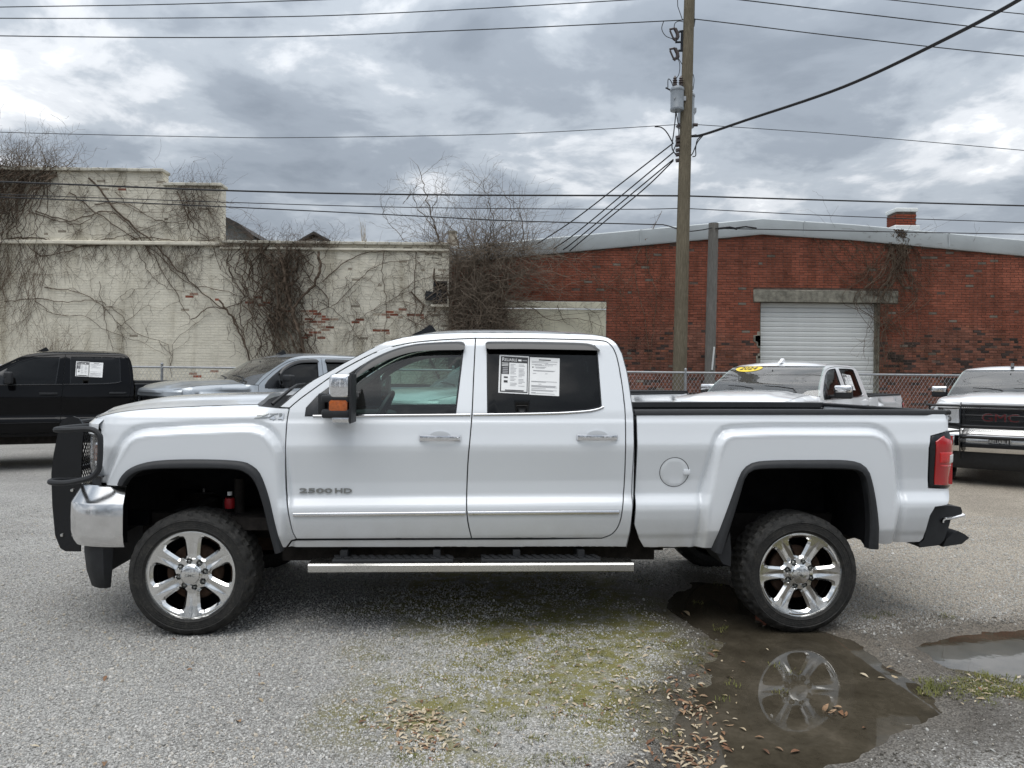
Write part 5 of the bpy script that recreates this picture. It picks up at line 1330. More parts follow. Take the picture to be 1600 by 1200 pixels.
# ------------------------------------------------------------------ fence
YF = 17.0; zr = CAM_Z+15.6*YF/FPX
MT['galv'] = simple('galvanised_steel', (.36, .37, .38), .45, metal=.75, var=.15, scale=12)
fence = empty('chain_link_fence', (0, 0, 0)); tag(fence, 'galvanised chain-link fence with top rail running along behind the parked trucks', 'fence')
fx0, fx1 = -16.0, wx(1532, 590, YF); fx2 = 16.5
for k, u in enumerate((-120, 253, 560, 708, 790, 1064+7, 1300, 1532)):
    x = wx(u, 590, YF) if k else fx0
    mb = MB(); mb.tube([(x, YF, -.1), (x, YF, zr+.06)], .030, 8); mb.ball((x, YF, zr+.07), .035, 8, 4); mb.build('post', MT['galv'], fence)
mb = MB(); mb.tube([(fx0, YF, zr), (fx2, YF, zr)], .024, 8); mb.build('top_rail', MT['galv'], fence)
mb = MB(); mb.tube([(wx(985, 625, YF), YF, .98), (wx(1120, 625, YF), YF, 1.02)], .02, 6); mb.build('mid_rail', MT['galv'], fence)
mb = MB(); a, b = at(1527, 592, YF), at(1440, 648, YF); mb.tube([(a.x, YF, zr-.05), (b.x, YF, b.z), (b.x-1.0, YF, b.z-.66)], .030, 8); mb.build('brace', MT['galv'], fence)
mb = MB(); n = int((fx2-fx0)/.085); H = zr-.02
for i in range(n):
    x = fx0+i*.085
    for sg in (1, -1):
        xa, xb = x, x+sg*H*.62; mb.tube([(xa, YF-.03-.004*sg, .02), (xb, YF-.03-.004*sg, H)], .0024, 3, cap=False)
o = mb.build('chain_link', MT['galv'], fence, None, False); tag(o, kind='stuff')
mb = MB(); mb.tube([(wx(1093, 560, YF), YF-.04, .3), (wx(1112, 560, YF), YF-.04, .3)], .01, 4)

# ------------------------------------------------------------------ poles and wires
def wood(name, c1, c2):
    m, nt, b = nodes(name); setp(b, rough=.9, spec=.2)
    n = noise_tex(nt, 9, 6, .65, stretch=(7, 7, .5)); n2 = noise_tex(nt, 1.5, 4, .5); n3 = noise_tex(nt, 40, 4, .6, stretch=(5, 5, .25))
    f = mth(nt, 'ADD', mth(nt, 'MULTIPLY', n, .5), mth(nt, 'ADD', mth(nt, 'MULTIPLY', n2, .2), mth(nt, 'MULTIPLY', n3, .3)))
    nt.links.new(ramp(nt, f, ((.34, c1), (.52, tuple((p+q)/2 for p, q in zip(c1, c2))), (.64, c2))), b.inputs['Base Color']); bump(nt, b, n3, .012); return m
MT['pole'] = wood('pole_wood', (.085, .072, .050), (.25, .215, .155))
MT['pole_grey'] = wood('old_pole_wood', (.11, .103, .092), (.27, .26, .24))
MT['tank'] = simple('transformer_grey', (.22, .245, .27), .4, var=.1)
MT['porcelain'] = simple('insulator', (.06, .045, .042), .3, var=.3)
MT['wire'] = simple('wire_black', (.012, .012, .014), .6)
YP = 17.6
pole = empty('utility_pole', (0, 0, 0)); tag(pole, 'tall leaning wooden utility pole carrying two grey transformers', 'utility pole')
cl = [at(u, v, YP) for u, v in ((1060.5, 640), (1063.5, 520), (1068, 330), (1072.5, 165), (1077, 0), (1081, -150))]
cl = [Vector((cl[0].x-.03, YP, -.4))]+cl; mb = MB(); R0 = [.170, .162, .156, .144, .132, .118, .105]
c2 = crom([tuple(p) for p in cl], 5); mb.tube(c2, [float(np.interp(i/(len(c2)-1), np.linspace(0, 1, 7), R0)) for i in range(len(c2))], 18); mb.build('pole', MT['pole'], pole, 60)
def tank(u0, u1, v0, v1, Y):
    a, b = at(u0, (v0+v1)/2, Y), at(u1, (v0+v1)/2, Y); zt, zb = at(u0, v0, Y).z, at(u0, v1, Y).z; r = (b.x-a.x)/2; cx = (a.x+b.x)/2; h = zt-zb
    mb = MB().lathe([(0, 0), (r*.93, 0), (r*.97, .03), (r*.97, .05), (r*.93, .06), (r*.94, h-.10), (r, h-.09), (r, h-.05), (r*.9, h-.02), (r*.4, h+.03), (0, h+.035)], 28, (cx, Y, zb), 'z'); t = mb.build('transformer', MT['tank'], pole, 40)
    for dx in (-.4, .45):
        mb = MB().lathe([(.05, 0), (.055, .03), (.035, .06), (.06, .08), (.035, .11), (.055, .13), (.03, .16), (.045, .18), (.02, .22), (0, .25)], 12, (cx+r*dx, Y-.05, zt+.0), 'z'); mb.build('bushing', MT['porcelain'], t)
    mb = MB(); mb.box((cx+r*.9, Y+.05, (zt+zb)/2), (.10, .20, .10)); mb.box((cx-r*.55, Y-r*.85, zb+h*.45), (.03, .02, .04)); mb.build('bracket', MT['galv'], t); return t
tank(1047, 1069, 136, 173, YP-.10); tank(1058.5, 1085.5, 146, 199, YP+.42)
def pt(u, v, Y=None): return at(u, v, YP if Y is None else Y)
def hard(name, mat, tubes, par=pole):
    mb = MB()
    for P, r in tubes: mb.tube([pt(*q) for q in P], r, 6)
    return mb.build(name, mat, par)
for dv in (0, 31):
    hard('fuse_cutout', MT['porcelain'], [([(1046, 46+dv), (1055, 44+dv)], .025), ([(1047, 48+dv), (1053, 62+dv)], .022), ([(1055, 45+dv), (1058.5, 52+dv), (1059, 57+dv), (1057, 61+dv)], .045), ([(1053, 62+dv), (1058, 60+dv)], .025), ([(1052, 60+dv), (1056, 63+dv)], .035)])
hard('bracket', MT['gloss_black'], [([(1061, 49.5), (1074, 47)], .03), ([(1066, 50), (1065, 79)], .030), ([(1055, 66), (1066, 65.5)], .026), ([(1060, 79), (1067, 79)], .03), ([(1057, 55), (1057, 67)], .018)])
hard('riser', MT['gloss_black'], [([(1085, -20), (1084, 34)], .020), ([(1083.5, 30), (1082, 40), (1079, 44)], .05)])
hard('jumper_wire', MT['wire'], [([(1058, -20), (1059, 10), (1066, 30), (1072, 33)], .009), (crom([(1037, 33), (1034, 45), (1040, 56), (1052, 61)], 5), .009), (crom([(1053, 44), (1055, 36), (1062, 33), (1073, 36)], 5), .009), (crom([(1058, 88), (1062, 100), (1061, 115), (1055, 125)], 5), .008), ([(1058, 88), (1068, 104)], .008), (crom([(1043.5, 137), (1044, 124), (1048, 126), (1052, 136)], 5), .010), ([(1040, 137), (1048, 141)], .02), (crom([(1053, 124), (1052, 145), (1056, 170), (1053, 205), (1050, 230), (1056, 242)], 5), .013), (crom([(1056, 172), (1060, 198), (1060, 215), (1052, 236)], 5), .011),
    (crom([(1083, 116), (1084.5, 125), (1083, 140)], 4), .008), (crom([(1023, 198), (1033, 199), (1042, 207), (1051, 223)], 5), .014)])
hard('insulator_rack', MT['porcelain'], [([(1063, 210), (1062.5, 256)], .02), ([(1058, 199), (1061, 195), (1066, 197)], .04)]+[([(1056, v), (1062, v-1)], .045) for v in (215, 221, 227, 235, 242, 251)])
hard('insulator_bracket', MT['porcelain'], [([(1080, 213), (1088, 211)], .022), ([(1083, 195), (1090, 195)], .04)])
hard('service_loop', MT['wire'], [(crom([(1100, 210), (1090, 222), (1083, 238), (1080, 243)], 5), .012), (crom([(1100, 210), (1090, 218), (1087, 232), (1087, 243), (1082, 245)], 5), .012)])
hard('clamp', MT['galv'], [([(1063, 305.5), (1074, 305.5)], .03), ([(1063, 325.5), (1074, 325.5)], .03)])
pole2 = empty('short_pole', (0, 0, 0)); tag(pole2, 'short grey wooden pole standing just right of the tall utility pole', 'pole')
Y2 = 18.6; q = [at(u, v, Y2) for u, v in ((1108, 640), (1111, 500), (1115, 349))]; q = [Vector((q[0].x-.03, Y2, -.3))]+q
mb = MB(); mb.tube([tuple(p) for p in q], [.130, .128, .124, .118], 16); mb.build('pole', MT['pole_grey'], pole2, 60)
mb = MB(); mb.tube([at(1116, 542, Y2-.14), at(1112.5, 578, Y2-.14)], .022, 6); mb.build('conduit', MT['door_white'], pole2)
hard('cable_clamp', MT['gloss_black'], [([(1122, 357, Y2-.14), (1140, 355, Y2-.14), (1152, 357.5, Y2-.14)], .03), ([(1150, 356, Y2-.14), (1165, 354, Y2-.14), (1182, 356.5, Y2-.14)], .022)], pole2)
def wire(P, r, label, Y0=YP, Y1=None, n=8):
    Y1 = Y0 if Y1 is None else Y1; c = crom([(*p, 0) for p in P], n); m = len(c); mb = MB(); u0, u1 = c[0][0], c[-1][0]
    pts = [at(u, v, Y0+(Y1-Y0)*(u-u0)/(u1-u0)) for u, v, _ in c]
    if u0 <= -500: pts = [pts[0]+(pts[0]-pts[1]).normalized()*90]+pts
    if u1 >= 2000: pts = pts+[pts[-1]+(pts[-1]-pts[-2]).normalized()*90]
    mb.tube(pts, r, 5); o = mb.build('power_line', MT['wire'], None, 60); tag(o, label, 'power line', 'overhead lines')
def ext(P, k=.35):                    # carry a wire on beyond the frame
    a, b = P[0], P[1]; y, z = P[-2], P[-1]
    return P
wire([(-500, 20), (0, 11), (250, 7), (520, -1), (800, -12)], .011, 'topmost thin line crossing the upper left corner of the sky')
wire([(-500, 24), (0, 28.5), (380, 27), (620, 20), (962, 1), (1060, -6)], .011, 'second line from the top of the left sky, leaving the frame short of the pole')
wire([(-500, 46), (0, 56), (400, 58), (730, 47), (1034, 33), (1075, 30)], .012, 'third line from the top of the left sky, ending at the tall pole')
wire([(-500, 190), (0, 206.5), (300, 213.5), (464, 215), (795, 209), (1054, 195), (1070, 194)], .008, 'hair-thin line meeting the tall pole below its transformers from the left')
wire([(-500, 268), (0, 284), (347, 297.5), (640, 304), (1068, 306)], .020, 'thick line passing over the cream parapet, highest of the three there')
wire([(-500, 284), (0, 303.5), (353, 316), (640, 324), (960, 327), (1068, 325.5)], .010, 'thin line between the two thicker ones over the cream parapet')
wire([(-500, 290), (0, 308), (347, 323), (640, 337), (800, 345), (1010, 350.5), (1040, 352), (1070, 361), (1095, 359.5), (1113, 356)], .014, 'line lowest of the three over the cream parapet, reaching the short pole', YP, Y2-.13)
wire([(1079, 29), (1160, 38.5), (1330, 59), (1600, 87.5), (2100, 130)], .012, 'line sloping right from the top bracket of the tall pole')
wire([(1040, -14), (1160, 0), (1350, 22), (1600, 50), (2100, 100)], .013, 'line crossing the upper right sky just above the pole bracket line')
wire([(1300, -9), (1393, 0), (1600, 22), (2100, 70)], .011, 'topmost line clipping the upper right corner of the sky')
wire([(1086, 194.5), (1200, 202), (1324, 211), (1600, 235), (2100, 280)], .008, 'hair-thin line leaving the tall pole rightwards below the transformers')
wire([(1700, -75), (1593, -1), (1451, 74), (1317, 136), (1165, 188), (1100, 210), (1080, 213)], .030, 'heavy black service cable rising steeply to the upper right', 9.0, YP)
wire([(1068, 306), (1300, 313), (1600, 321.5), (2100, 335)], .018, 'thick line passing just above the brick chimney')
wire([(1068, 325.5), (1300, 337), (1600, 348), (2100, 366)], .010, 'thin line crossing in front of the brick chimney')
wire([(1118, 357), (1183, 358), (1330, 361), (1600, 366), (2100, 374)], .012, 'line running right from the short pole along the grey roof edge', Y2-.13, YP)
for P, l in (([(1052, 223.5), (975, 283), (900, 341), (838, 382)], 'upper of the four slanting drop lines left of the tall pole'), ([(1052, 238), (980, 298), (900, 364), (866, 388)], 'second from the top of the four slanting drop lines'), ([(1052, 249), (1000, 292), (900, 375), (880, 390)], 'third from the top of the four slanting drop lines'), ([(1052, 251), (1010, 292), (945, 346), (890, 392)], 'lowest of the four slanting drop lines left of the tall pole')): wire(P, .016, l, YP, YR-.1)

# ------------------------------------------------------------------ far trees behind the photographer, seen only in chrome and glass
mb = MB(); r = random.Random(12)
MT['bark_far'] = simple('grey_bark', (.05, .045, .04), .95)
for i in range(110):
    x = -75+150*i/109+r.uniform(-2, 2); y = -26-r.random()*12; h = 7+7*r.random(); mb.tube([(x, y, -.2), (x+r.uniform(-.4, .4), y, h*.5), (x+r.uniform(-.8, .8), y, h)], [.25, .18, .05], 5)
    for k in range(13):
        z = h*(.25+.6*r.random()); a = r.uniform(0, 6.28); L = 1.2+2.2*r.random(); mb.tube([(x, y, z), (x+L*.6*math.cos(a), y+L*.5*math.sin(a), z+L*.5), (x+L*math.cos(a), y+L*.7*math.sin(a), z+L*1.1)], [.09, .06, .02], 4)
o = mb.build('treeline', MT['bark_far'], None, None, False); tag(o, 'far row of bare trees across the road', 'trees', kind='stuff')
# ------------------------------------------------------------------ the vehicles
main = pickup('pickup_truck', 'big white four-door pickup with black grille guard standing side-on in the puddle, nearest of all', TO, TH,
    dict(paint='white', step=.016, visor=True, guard=True, stickers=(0,), badges=True, glass_r='glass_dark', spin=(0, R_(30)), emblem='GMC'))
GRP = 'pickups parked behind'
def place(u, Y, yaw, lx, ly=0.0, z=0.0):         # truck origin so that local (lx, ly) stands under pixel column u at depth Y
    x = at(u, 600, Y).x; c, s = math.cos(yaw), math.sin(yaw); return (x-(c*lx-s*ly), Y-(s*lx+c*ly), slope(x, Y)+z)
LO = dict(step=.07, flares=False, steps=False, mudflap=False)
y_ = R_(27.0); pickup('pickup_truck', 'glossy black crew-cab pickup with window papers parked side-on before the cream wall', place(103, 12.7, y_, 1.79), y_,
    dict(LO, paint='black_paint', chrome=False, mirror_cap=0, stickers=(0,), tonneau=True, glass_f='glass_black', glass_r='glass_black'), GRP)
y_ = R_(42); pickup('pickup_truck', 'silver grey pickup with visors, its nose just above the white hood', place(443, 12.5, y_, .97, 0), y_,
    dict(LO, paint='silver_paint', chrome=False, mirror_cap=0, visor=True, glass_f='glass_black', glass_r='glass_black'), GRP)
y_ = R_(43); pickup('pickup_truck', 'white pickup mostly hidden behind the cab, only its bed and red tail light showing', place(1080, 13.6, y_, 4.93), y_,
    dict(LO, paint='white2', tonneau=True), GRP)
y_ = R_(49); w24 = pickup('pickup_truck', 'white pickup with a yellow oval year sticker on its windshield', place(1297, 11.6, y_, .75), y_,
    dict(LO, paint='white2', stickers=(0,), fin_paint=True), GRP)
y_ = R_(53); pickup('pickup_truck', 'white pickup facing forward with chrome grille, black guard and dealer plate at the right edge', place(1563, 12.2, y_, -.9, 1.0), y_,
    dict(LO, paint='white2', guard=True, emblem='GMC', plate='RELIABLE', glass_f='glass_dark', grille_dark=True), GRP)
def windshield_tag(root, text):
    ws = [c for c in root.children if c.name.startswith('windshield')][0]; V = [v.co.copy() for v in ws.data.vertices]; n = 21; m = len(V)//n
    def P(t, q): # t across 0..1 (near to far), q from base 0 to top 1
        i, j = t*(n-1), q*(m-1); i0, j0 = min(int(i), n-2), min(int(j), m-2); a, b = i-i0, j-j0
        f = lambda j, i: V[j*n+i]
        return (f(j0, i0)*(1-a)+f(j0, i0+1)*a)*(1-b)+(f(j0+1, i0)*(1-a)+f(j0+1, i0+1)*a)*b
    nrm = (P(.8, .8)-P(.75, .8)).cross(P(.8, .85)-P(.8, .8)).normalized()
    if nrm.x > 0: nrm = -nrm
    N = 28; mb = MB(); ring = []
    for rr in (0.0001, .5, 1): ring.append([P(.785+.150*rr*math.cos(a), .775+.140*rr*math.sin(a))+nrm*.006 for a in np.linspace(0, 2*math.pi, N, endpoint=False)])
    mb.loft(ring, closed=True)
    Vt, F = text_mesh(text, 1, 1, .01); mb.add([P(.785-.105*x*1.8, .775+.090*y*1.6)+nrm*.010 for x, y in Vt], F, 1)
    mb.build('year_sticker', [MT['yellow'], MT['ink']], ws, None, False)
windshield_tag(w24, '2024')
# ------------------------------------------------------------------ bare vines and brush
def bark(name, a, b_):
    m, nt, b = nodes(name); setp(b, rough=.9, spec=.15); g = nt.nodes.new('ShaderNodeNewGeometry')
    nt.links.new(ramp(nt, noise_tex(nt, 2.5, 5, .7, vec=g.outputs['Position']), ((.3, a), (.7, b_))), b.inputs['Base Color']); return m
MT['vine'] = bark('dark_vine_bark', (.060, .043, .031), (.155, .118, .088))
MT['twig'] = bark('grey_twig_bark', (.085, .066, .050), (.215, .175, .135))
MT['vine_brown'] = bark('brown_vine_bark', (.085, .055, .038), (.20, .15, .11))
class Grow:
    def __init__(s, seed): s.r = random.Random(seed); s.mb = MB(); s.n = 0
    def stem(s, P, r0, r1, Y, jit=.03, side=4):          # polyline in pixels on the plane Y
        c = crom([(*p, 0) for p in P], 6); k = len(c); pts = []
        for i, (u, v, _) in enumerate(c):
            p = at(u, v, Y); pts.append(Vector((p.x+s.r.gauss(0, jit), Y-.02-abs(s.r.gauss(0, .025)), p.z+s.r.gauss(0, jit*.6))))
        s.mb.tube(pts, [r0+(r1-r0)*i/(k-1) for i in range(k)], side, cap=False); return pts
    def walk(s, p, d, L, r0, Y, wander=.35, grav=0.0, out=.04, branch=.12, depth=2, seg=.11, sweep=0.0, spread=None):
        r = s.r; pts = [Vector(p)]; a = d; n = max(3, int(L/seg)); kids = []
        for i in range(n):
            a += r.gauss(0, wander)+sweep
            if grav: a += grav*math.cos(a)
            q = pts[-1]+Vector((math.cos(a)*seg, 0, math.sin(a)*seg)); q.y = Y-.02-abs(r.gauss(0, out)) if spread is None else pts[-1].y+r.gauss(0, spread)*seg
            if q.z < 0: break
            pts.append(q)
            if depth > 0 and r.random() < branch: kids.append((q, a+r.choice((-1, 1))*r.uniform(.4, 1.1), L*r.uniform(.25, .55), r0*.6*(1-i/n)+.002))
        if len(pts) > 2:
            k = len(pts); s.mb.tube(pts, [max(.0022, r0*(1-.75*i/(k-1))) for i in range(k)], 4 if r0 > .008 else 3, cap=False); s.n += 1
        for q, b, l, rr in kids: s.walk(q, b, l, rr, Y, wander, grav, out, branch, depth-1, seg, 0, spread)
    def done(s, name, mat, parent=None): return s.mb.build(name, mat, parent, None, False)
def thing(name, label, cat, group=None): o = empty(name, (0, 0, 0)); return tag(o, label, cat, group)
Q = math.pi/2
def P3(u, v, Y): p = at(u, v, Y); return Vector((p.x, Y-.03, p.z))

# overhanging clump on the parapet, far left
o = thing('vine', 'thick grey vine clump spilling over the parapet at the upper left', 'vine'); g = Grow(1)
for i in range(105):
    u = g.r.gauss(24, 42); u = min(max(u, -60), 90); p = P3(u, 262+g.r.uniform(-4, 14), YC); g.walk(p, -Q-.35+g.r.gauss(0, .16)-(u-25)*.004, g.r.uniform(1.0, 3.4), g.r.uniform(.007, .017), YC, .10, 0, .12, .10, 1, .14)
g.done('stems', MT['vine'], o); g = Grow(2)
for i in range(150):
    u = g.r.gauss(28, 42); u = min(max(u, -70), 105); p = P3(u, 268, YC-.05); p.y += .25*g.r.random(); g.walk(p, Q+g.r.gauss(0, .75)-(u-28)*.006, g.r.uniform(.3, 1.1), g.r.uniform(.004, .009), YC, .14, 0, .0, .22, 2, .09, spread=.35)
for i in range(60):
    u = g.r.gauss(40, 45); p = P3(u, 262, YC-.1); g.walk(p, g.r.choice((.1, math.pi-.1))+g.r.gauss(0, .4), g.r.uniform(.5, 1.3), .006, YC, .22, 0, .12, .2, 2, .09)
g.done('twigs', MT['twig'], o)
# vines over the stepped wall
o = thing('vine', 'long bare vines crossing the stepped cream wall in wide curves', 'vine'); g = Grow(3)
S = [([(140,278),(185,330),(240,380),(290,430),(345,480),(385,470)], .022), ([(55,330),(110,345),(170,330),(205,355),(240,400),(275,455),(300,500)], .014), ([(0,375),(60,372),(120,385),(190,380),(230,372),(300,378),(345,372)], .016),
     ([(45,330),(90,345),(130,350),(160,330),(205,348)], .012), ([(150,320),(200,320),(245,345),(288,348)], .012), ([(35,370),(70,400),(130,385),(165,375),(210,365),(250,350),(290,330)], .012),
     ([(10,470),(60,468),(100,472),(150,470),(185,488),(215,520),(262,540),(268,575)], .010), ([(70,450),(115,455),(150,470),(172,490),(190,512)], .010), ([(55,470),(90,492),(135,495),(165,515),(210,530),(262,555)], .008),
     ([(155,440),(165,500),(175,540),(183,590)], .007), ([(150,470),(172,480),(200,455),(240,450)], .006), ([(185,512),(220,485),(250,455)], .006), ([(205,370),(230,420),(262,450),(300,455)], .009), ([(280,300),(300,350),(330,380),(345,420)], .014),
     ([(290,300),(295,330),(300,368),(330,372)], .010), ([(110,300),(150,330),(190,360),(250,400),(290,440),(350,455),(400,470)], .013), ([(180,300),(215,330),(270,330),(300,310)], .008), ([(268,590),(272,540),(300,510),(330,490)], .006)]
for P, r_ in S:
    pts = g.stem(P, r_, r_*.45, YC, .022)
    for q in pts[2::2]:
        if g.r.random() < .55: g.walk(q, g.r.uniform(0, 6.28), g.r.uniform(.25, .9), .005, YC, .28, .05, .02, .18, 1, .08)
for i in range(110):
    u = g.r.uniform(0, 345); p = P3(u, 380, YC); g.walk(p, -Q+g.r.gauss(0, .25), g.r.uniform(.3, 1.5), .0045, YC, .22, 0, .02, .22, 1, .08)
for i in range(95):
    u = g.r.uniform(40, 345); p = P3(u, g.r.uniform(285, 375), YC); g.walk(p, g.r.uniform(0, 6.28), g.r.uniform(.4, 1.5), .005, YC, .22, 0, .02, .2, 1, .09)
for i in range(30):
    u = g.r.uniform(285, 345); p = P3(u, g.r.uniform(290, 330), YC-.05); g.walk(p, -Q+g.r.gauss(0, .5), g.r.uniform(.5, 1.6), .007, YC, .18, 0, .05, .2, 2, .09)
for i in range(46):
    u = g.r.uniform(275, 345); p = P3(u, 296, YC-.03); g.walk(p, Q+g.r.gauss(0, .8), g.r.uniform(.2, .85), .004, YC, .25, 0, .05, .2, 1, .07, spread=.3)
g.done('stems', MT['vine'], o)
# pale thin vines, far left
o = thing('vine', 'thin reddish vines hanging on the cream wall above the black pickup', 'vine'); g = Grow(4)
for i in range(34):
    u = g.r.uniform(-10, 75); p = P3(u, g.r.uniform(385, 430), YC); g.walk(p, -Q-.25+g.r.gauss(0, .18), g.r.uniform(1.0, 2.9), .0055, YC, .13, 0, .02, .15, 1, .10)
g.done('stems', MT['vine_brown'], o)
for (u, lab) in ((66, 'small upright dead weed against the cream wall, leftmost of two'), (90, 'bushy reddish dead weed against the cream wall behind the black cab')):
    o = thing('dead_weed', lab, 'weed'); g = Grow(u)
    for i in range(7 if u == 66 else 11): g.walk(P3(u+g.r.uniform(-2, 2), 640, YC-.25), Q+g.r.gauss(0, .10), g.r.uniform(1.4, 2.2), .008, YC-.25, .06, 0, .03, .16, 2, .08, spread=.1)
    g.done('stems', MT['vine_brown'], o)
# the dark vine mass
o = thing('vine', 'dense dark vine mass climbing the cream wall above the silver pickup', 'vine'); g = Grow(5)
for i in range(66):
    u0 = g.r.triangular(335, 515, 455); b = (u0-335)/180; u1 = 385+100*b+g.r.gauss(0, 16); P = [(u0, 385+g.r.uniform(-6, 12)), (u0+g.r.gauss(0, 14), 425), ((u0+u1)/2+g.r.gauss(0, 16), 470), (u1+g.r.gauss(0, 12), 515), (u1+10+g.r.gauss(0, 8), 560), (u1+18, 620)]
    r_ = g.r.uniform(.005, .016); pts = g.stem(P[:g.r.choice((4, 5, 6, 6, 6))], r_, r_*.7, YC-g.r.random()*.12, .05)
    for q in pts[1::3]:
        if g.r.random() < .6: g.walk(q, g.r.uniform(0, 6.28), g.r.uniform(.2, .7), .005, YC, .3, .0, .10, .2, 1, .07)
for P, r_ in (([(498,392),(500,420),(492,445),(470,468),(455,490)], .035), ([(440,400),(448,440),(455,480),(468,520),(482,575),(486,620)], .04), ([(425,400),(432,450),(440,500),(462,540),(478,600)], .03), ([(345,470),(365,500),(385,540),(400,600)], .022), ([(300,500),(330,480),(360,490),(385,530)], .012)): g.stem(P, r_, r_*.9, YC-.08, .02, 6)
for i in range(85):
    u = g.r.gauss(448, 44); v = g.r.triangular(385, 520, 420); g.walk(P3(u, v, YC-.05), g.r.uniform(0, 6.28), g.r.uniform(.25, .9), .006, YC, .35, 0, .13, .25, 1, .06)
for i in range(130):
    u = g.r.uniform(340, 530); g.walk(P3(u, 386, YC-.08), g.r.uniform(.2, 2.9), g.r.uniform(.15, .8), .0045, YC, .3, 0, .1, .28, 2, .06, spread=.4)
g.done('stems', MT['vine'], o)
# fine network between mass and window
o = thing('vine', 'fine web of bare vines between the dark mass and the broken window', 'vine'); g = Grow(6)
for P, r_ in (([(505,440),(540,410),(580,395),(640,392),(690,400)], .012), ([(520,480),(560,440),(590,415),(650,405)], .008), ([(600,395),(598,430),(605,480),(600,540)], .009), ([(650,395),(648,440),(650,500),(645,560)], .010), ([(500,470),(540,500),(570,540)], .007), ([(690,430),(650,440),(610,470),(560,500),(540,540)], .007)):
    pts = g.stem(P, r_, r_*.6, YC, .02)
    for q in pts[1::2]: g.walk(q, g.r.uniform(0, 6.28), g.r.uniform(.3, 1.0), .004, YC, .25, 0, .02, .2, 1, .08)
for i in range(70):
    g.walk(P3(g.r.uniform(505, 690), g.r.uniform(392, 540), YC), g.r.uniform(-2.6, -.5), g.r.uniform(.3, 1.4), .004, YC, .22, 0, .02, .22, 1, .08)
g.done('stems', MT['vine'], o)
o = thing('dead_grass', 'tuft of tall dry grass stalks growing on the cream parapet', 'grass'); g = Grow(61)
for i in range(14): g.walk(P3(570+g.r.uniform(-4, 4), 381, YC+.1), Q+.12+g.r.gauss(0, .08), g.r.uniform(.45, .75), .006, YC, .05, 0, 0, 0, 0, .08, spread=.05)
g.done('stalks', simple('dry_grass', (.34, .28, .19), .9, var=.3), o)
# corner brush: a sprawling bare thicket rising over both buildings
o = thing('bare_thicket', 'big sprawling tangle of bare branches filling the corner between both buildings', 'bush'); g = Grow(7)
yb = YC+.35
base = at(742, 640, yb); base.z = 0
tr = []
for i in range(48):
    u = g.r.gauss(737, 24); p = at(u, 640, yb-g.r.random()*.7); p.z = 0; top = at(g.r.gauss(745, 38), g.r.uniform(385, 470), yb-.5*g.r.random()); pts = []
    for k in range(12): t = k/11; pts.append(p.lerp(top, t)+Vector((g.r.gauss(0, .07), g.r.gauss(0, .07), 0)))
    r_ = g.r.uniform(.016, .05); g.mb.tube(pts, [r_*(1-.6*k/11) for k in range(12)], 5, cap=False); tr += pts[4:]
g.done('trunk', MT['vine'], o); g = Grow(8)
def spray(p, n, amin, amax, L, r_, droop=.0, dp=2):
    for i in range(n): g.walk(p+Vector((g.r.gauss(0, .1), g.r.gauss(0, .15), g.r.gauss(0, .1))), g.r.uniform(amin, amax), L*g.r.uniform(.5, 1.2), r_, p.y, .14, -droop, 0, .16, dp, .13, spread=.45)
for q in tr:
    if g.r.random() < .6: spray(q, 3, -.7, math.pi+.7, 1.5, .009, .05)
for u, v, n, L in ((690,385,22,1.5),(720,380,24,1.6),(760,385,26,1.7),(790,390,24,1.6),(820,395,18,1.5),(845,400,12,1.3),(735,420,26,1.4),(780,430,24,1.3),(820,430,14,1.2)):
    p = at(u, v, yb-.3); spray(p, n, -.4, math.pi+.3, L, .008, .03, 2)
for P, r_ in (([(690,390),(676,345),(665,300),(655,262)], .022), ([(680,360),(655,330),(645,305),(628,318)], .012), ([(672,330),(690,300),(705,312)], .010), ([(760,390),(770,340),(758,300),(752,285)], .014), ([(790,395),(800,340),(790,310),(745,300)], .012), ([(820,395),(815,350),(805,318),(770,300)], .012), ([(690,395),(640,380),(610,350),(598,330)], .012)):
    pts = g.stem(P, r_, r_*.3, yb-.3, .03)
    for q in pts[4::2]: g.walk(q, g.r.uniform(.2, 2.9), g.r.uniform(.3, .9), .006, yb-.3, .18, 0, 0, .25, 2, .08, spread=.3)
for i in range(230):
    p = at(g.r.gauss(738, 27), g.r.uniform(400, 600), yb-.25-g.r.random()*.4); g.walk(p, g.r.choice((Q, -Q))+g.r.gauss(0, .55), g.r.uniform(.5, 1.7), .007, yb, .18, 0, 0, .18, 2, .10, spread=.25)
g.done('branches', MT['twig'], o); g = Grow(9)
for i in range(230):
    u = 715+abs(g.r.gauss(0, 70)); v = g.r.uniform(392, 470); p = at(u, v, YR-.3-g.r.random()*.4); g.walk(p, g.r.uniform(-1.0, 3.6), g.r.uniform(.5, 1.7), .006, YR, .16, -.06, 0, .18, 1, .12, spread=.25)
g.done('drooping_twigs', MT['twig'], o)
o = thing('vine', 'thin vines trailing over the cream boarded opening', 'vine'); g = Grow(10)
for P, r_ in (([(775,540),(790,490),(815,478),(845,480)], .012), ([(830,480),(860,500),(900,498),(942,510)], .010), ([(790,495),(820,500),(850,495),(905,490),(940,488)], .007), ([(870,478),(880,500),(890,508)], .008), ([(920,490),(925,520),(910,530)], .006), ([(845,500),(850,540)], .006), ([(912,480),(935,495),(942,530)], .006)):
    pts = g.stem(P, r_, r_*.5, YR, .015)
    for q in pts[::3]: g.walk(q, g.r.uniform(0, 6.28), g.r.uniform(.2, .6), .003, YR, .25, 0, .02, .15, 1, .07)
g.done('stems', MT['vine'], o)
o = thing('vine', 'pale looping vine stems on red brick just left of the utility pole', 'vine'); g = Grow(11)
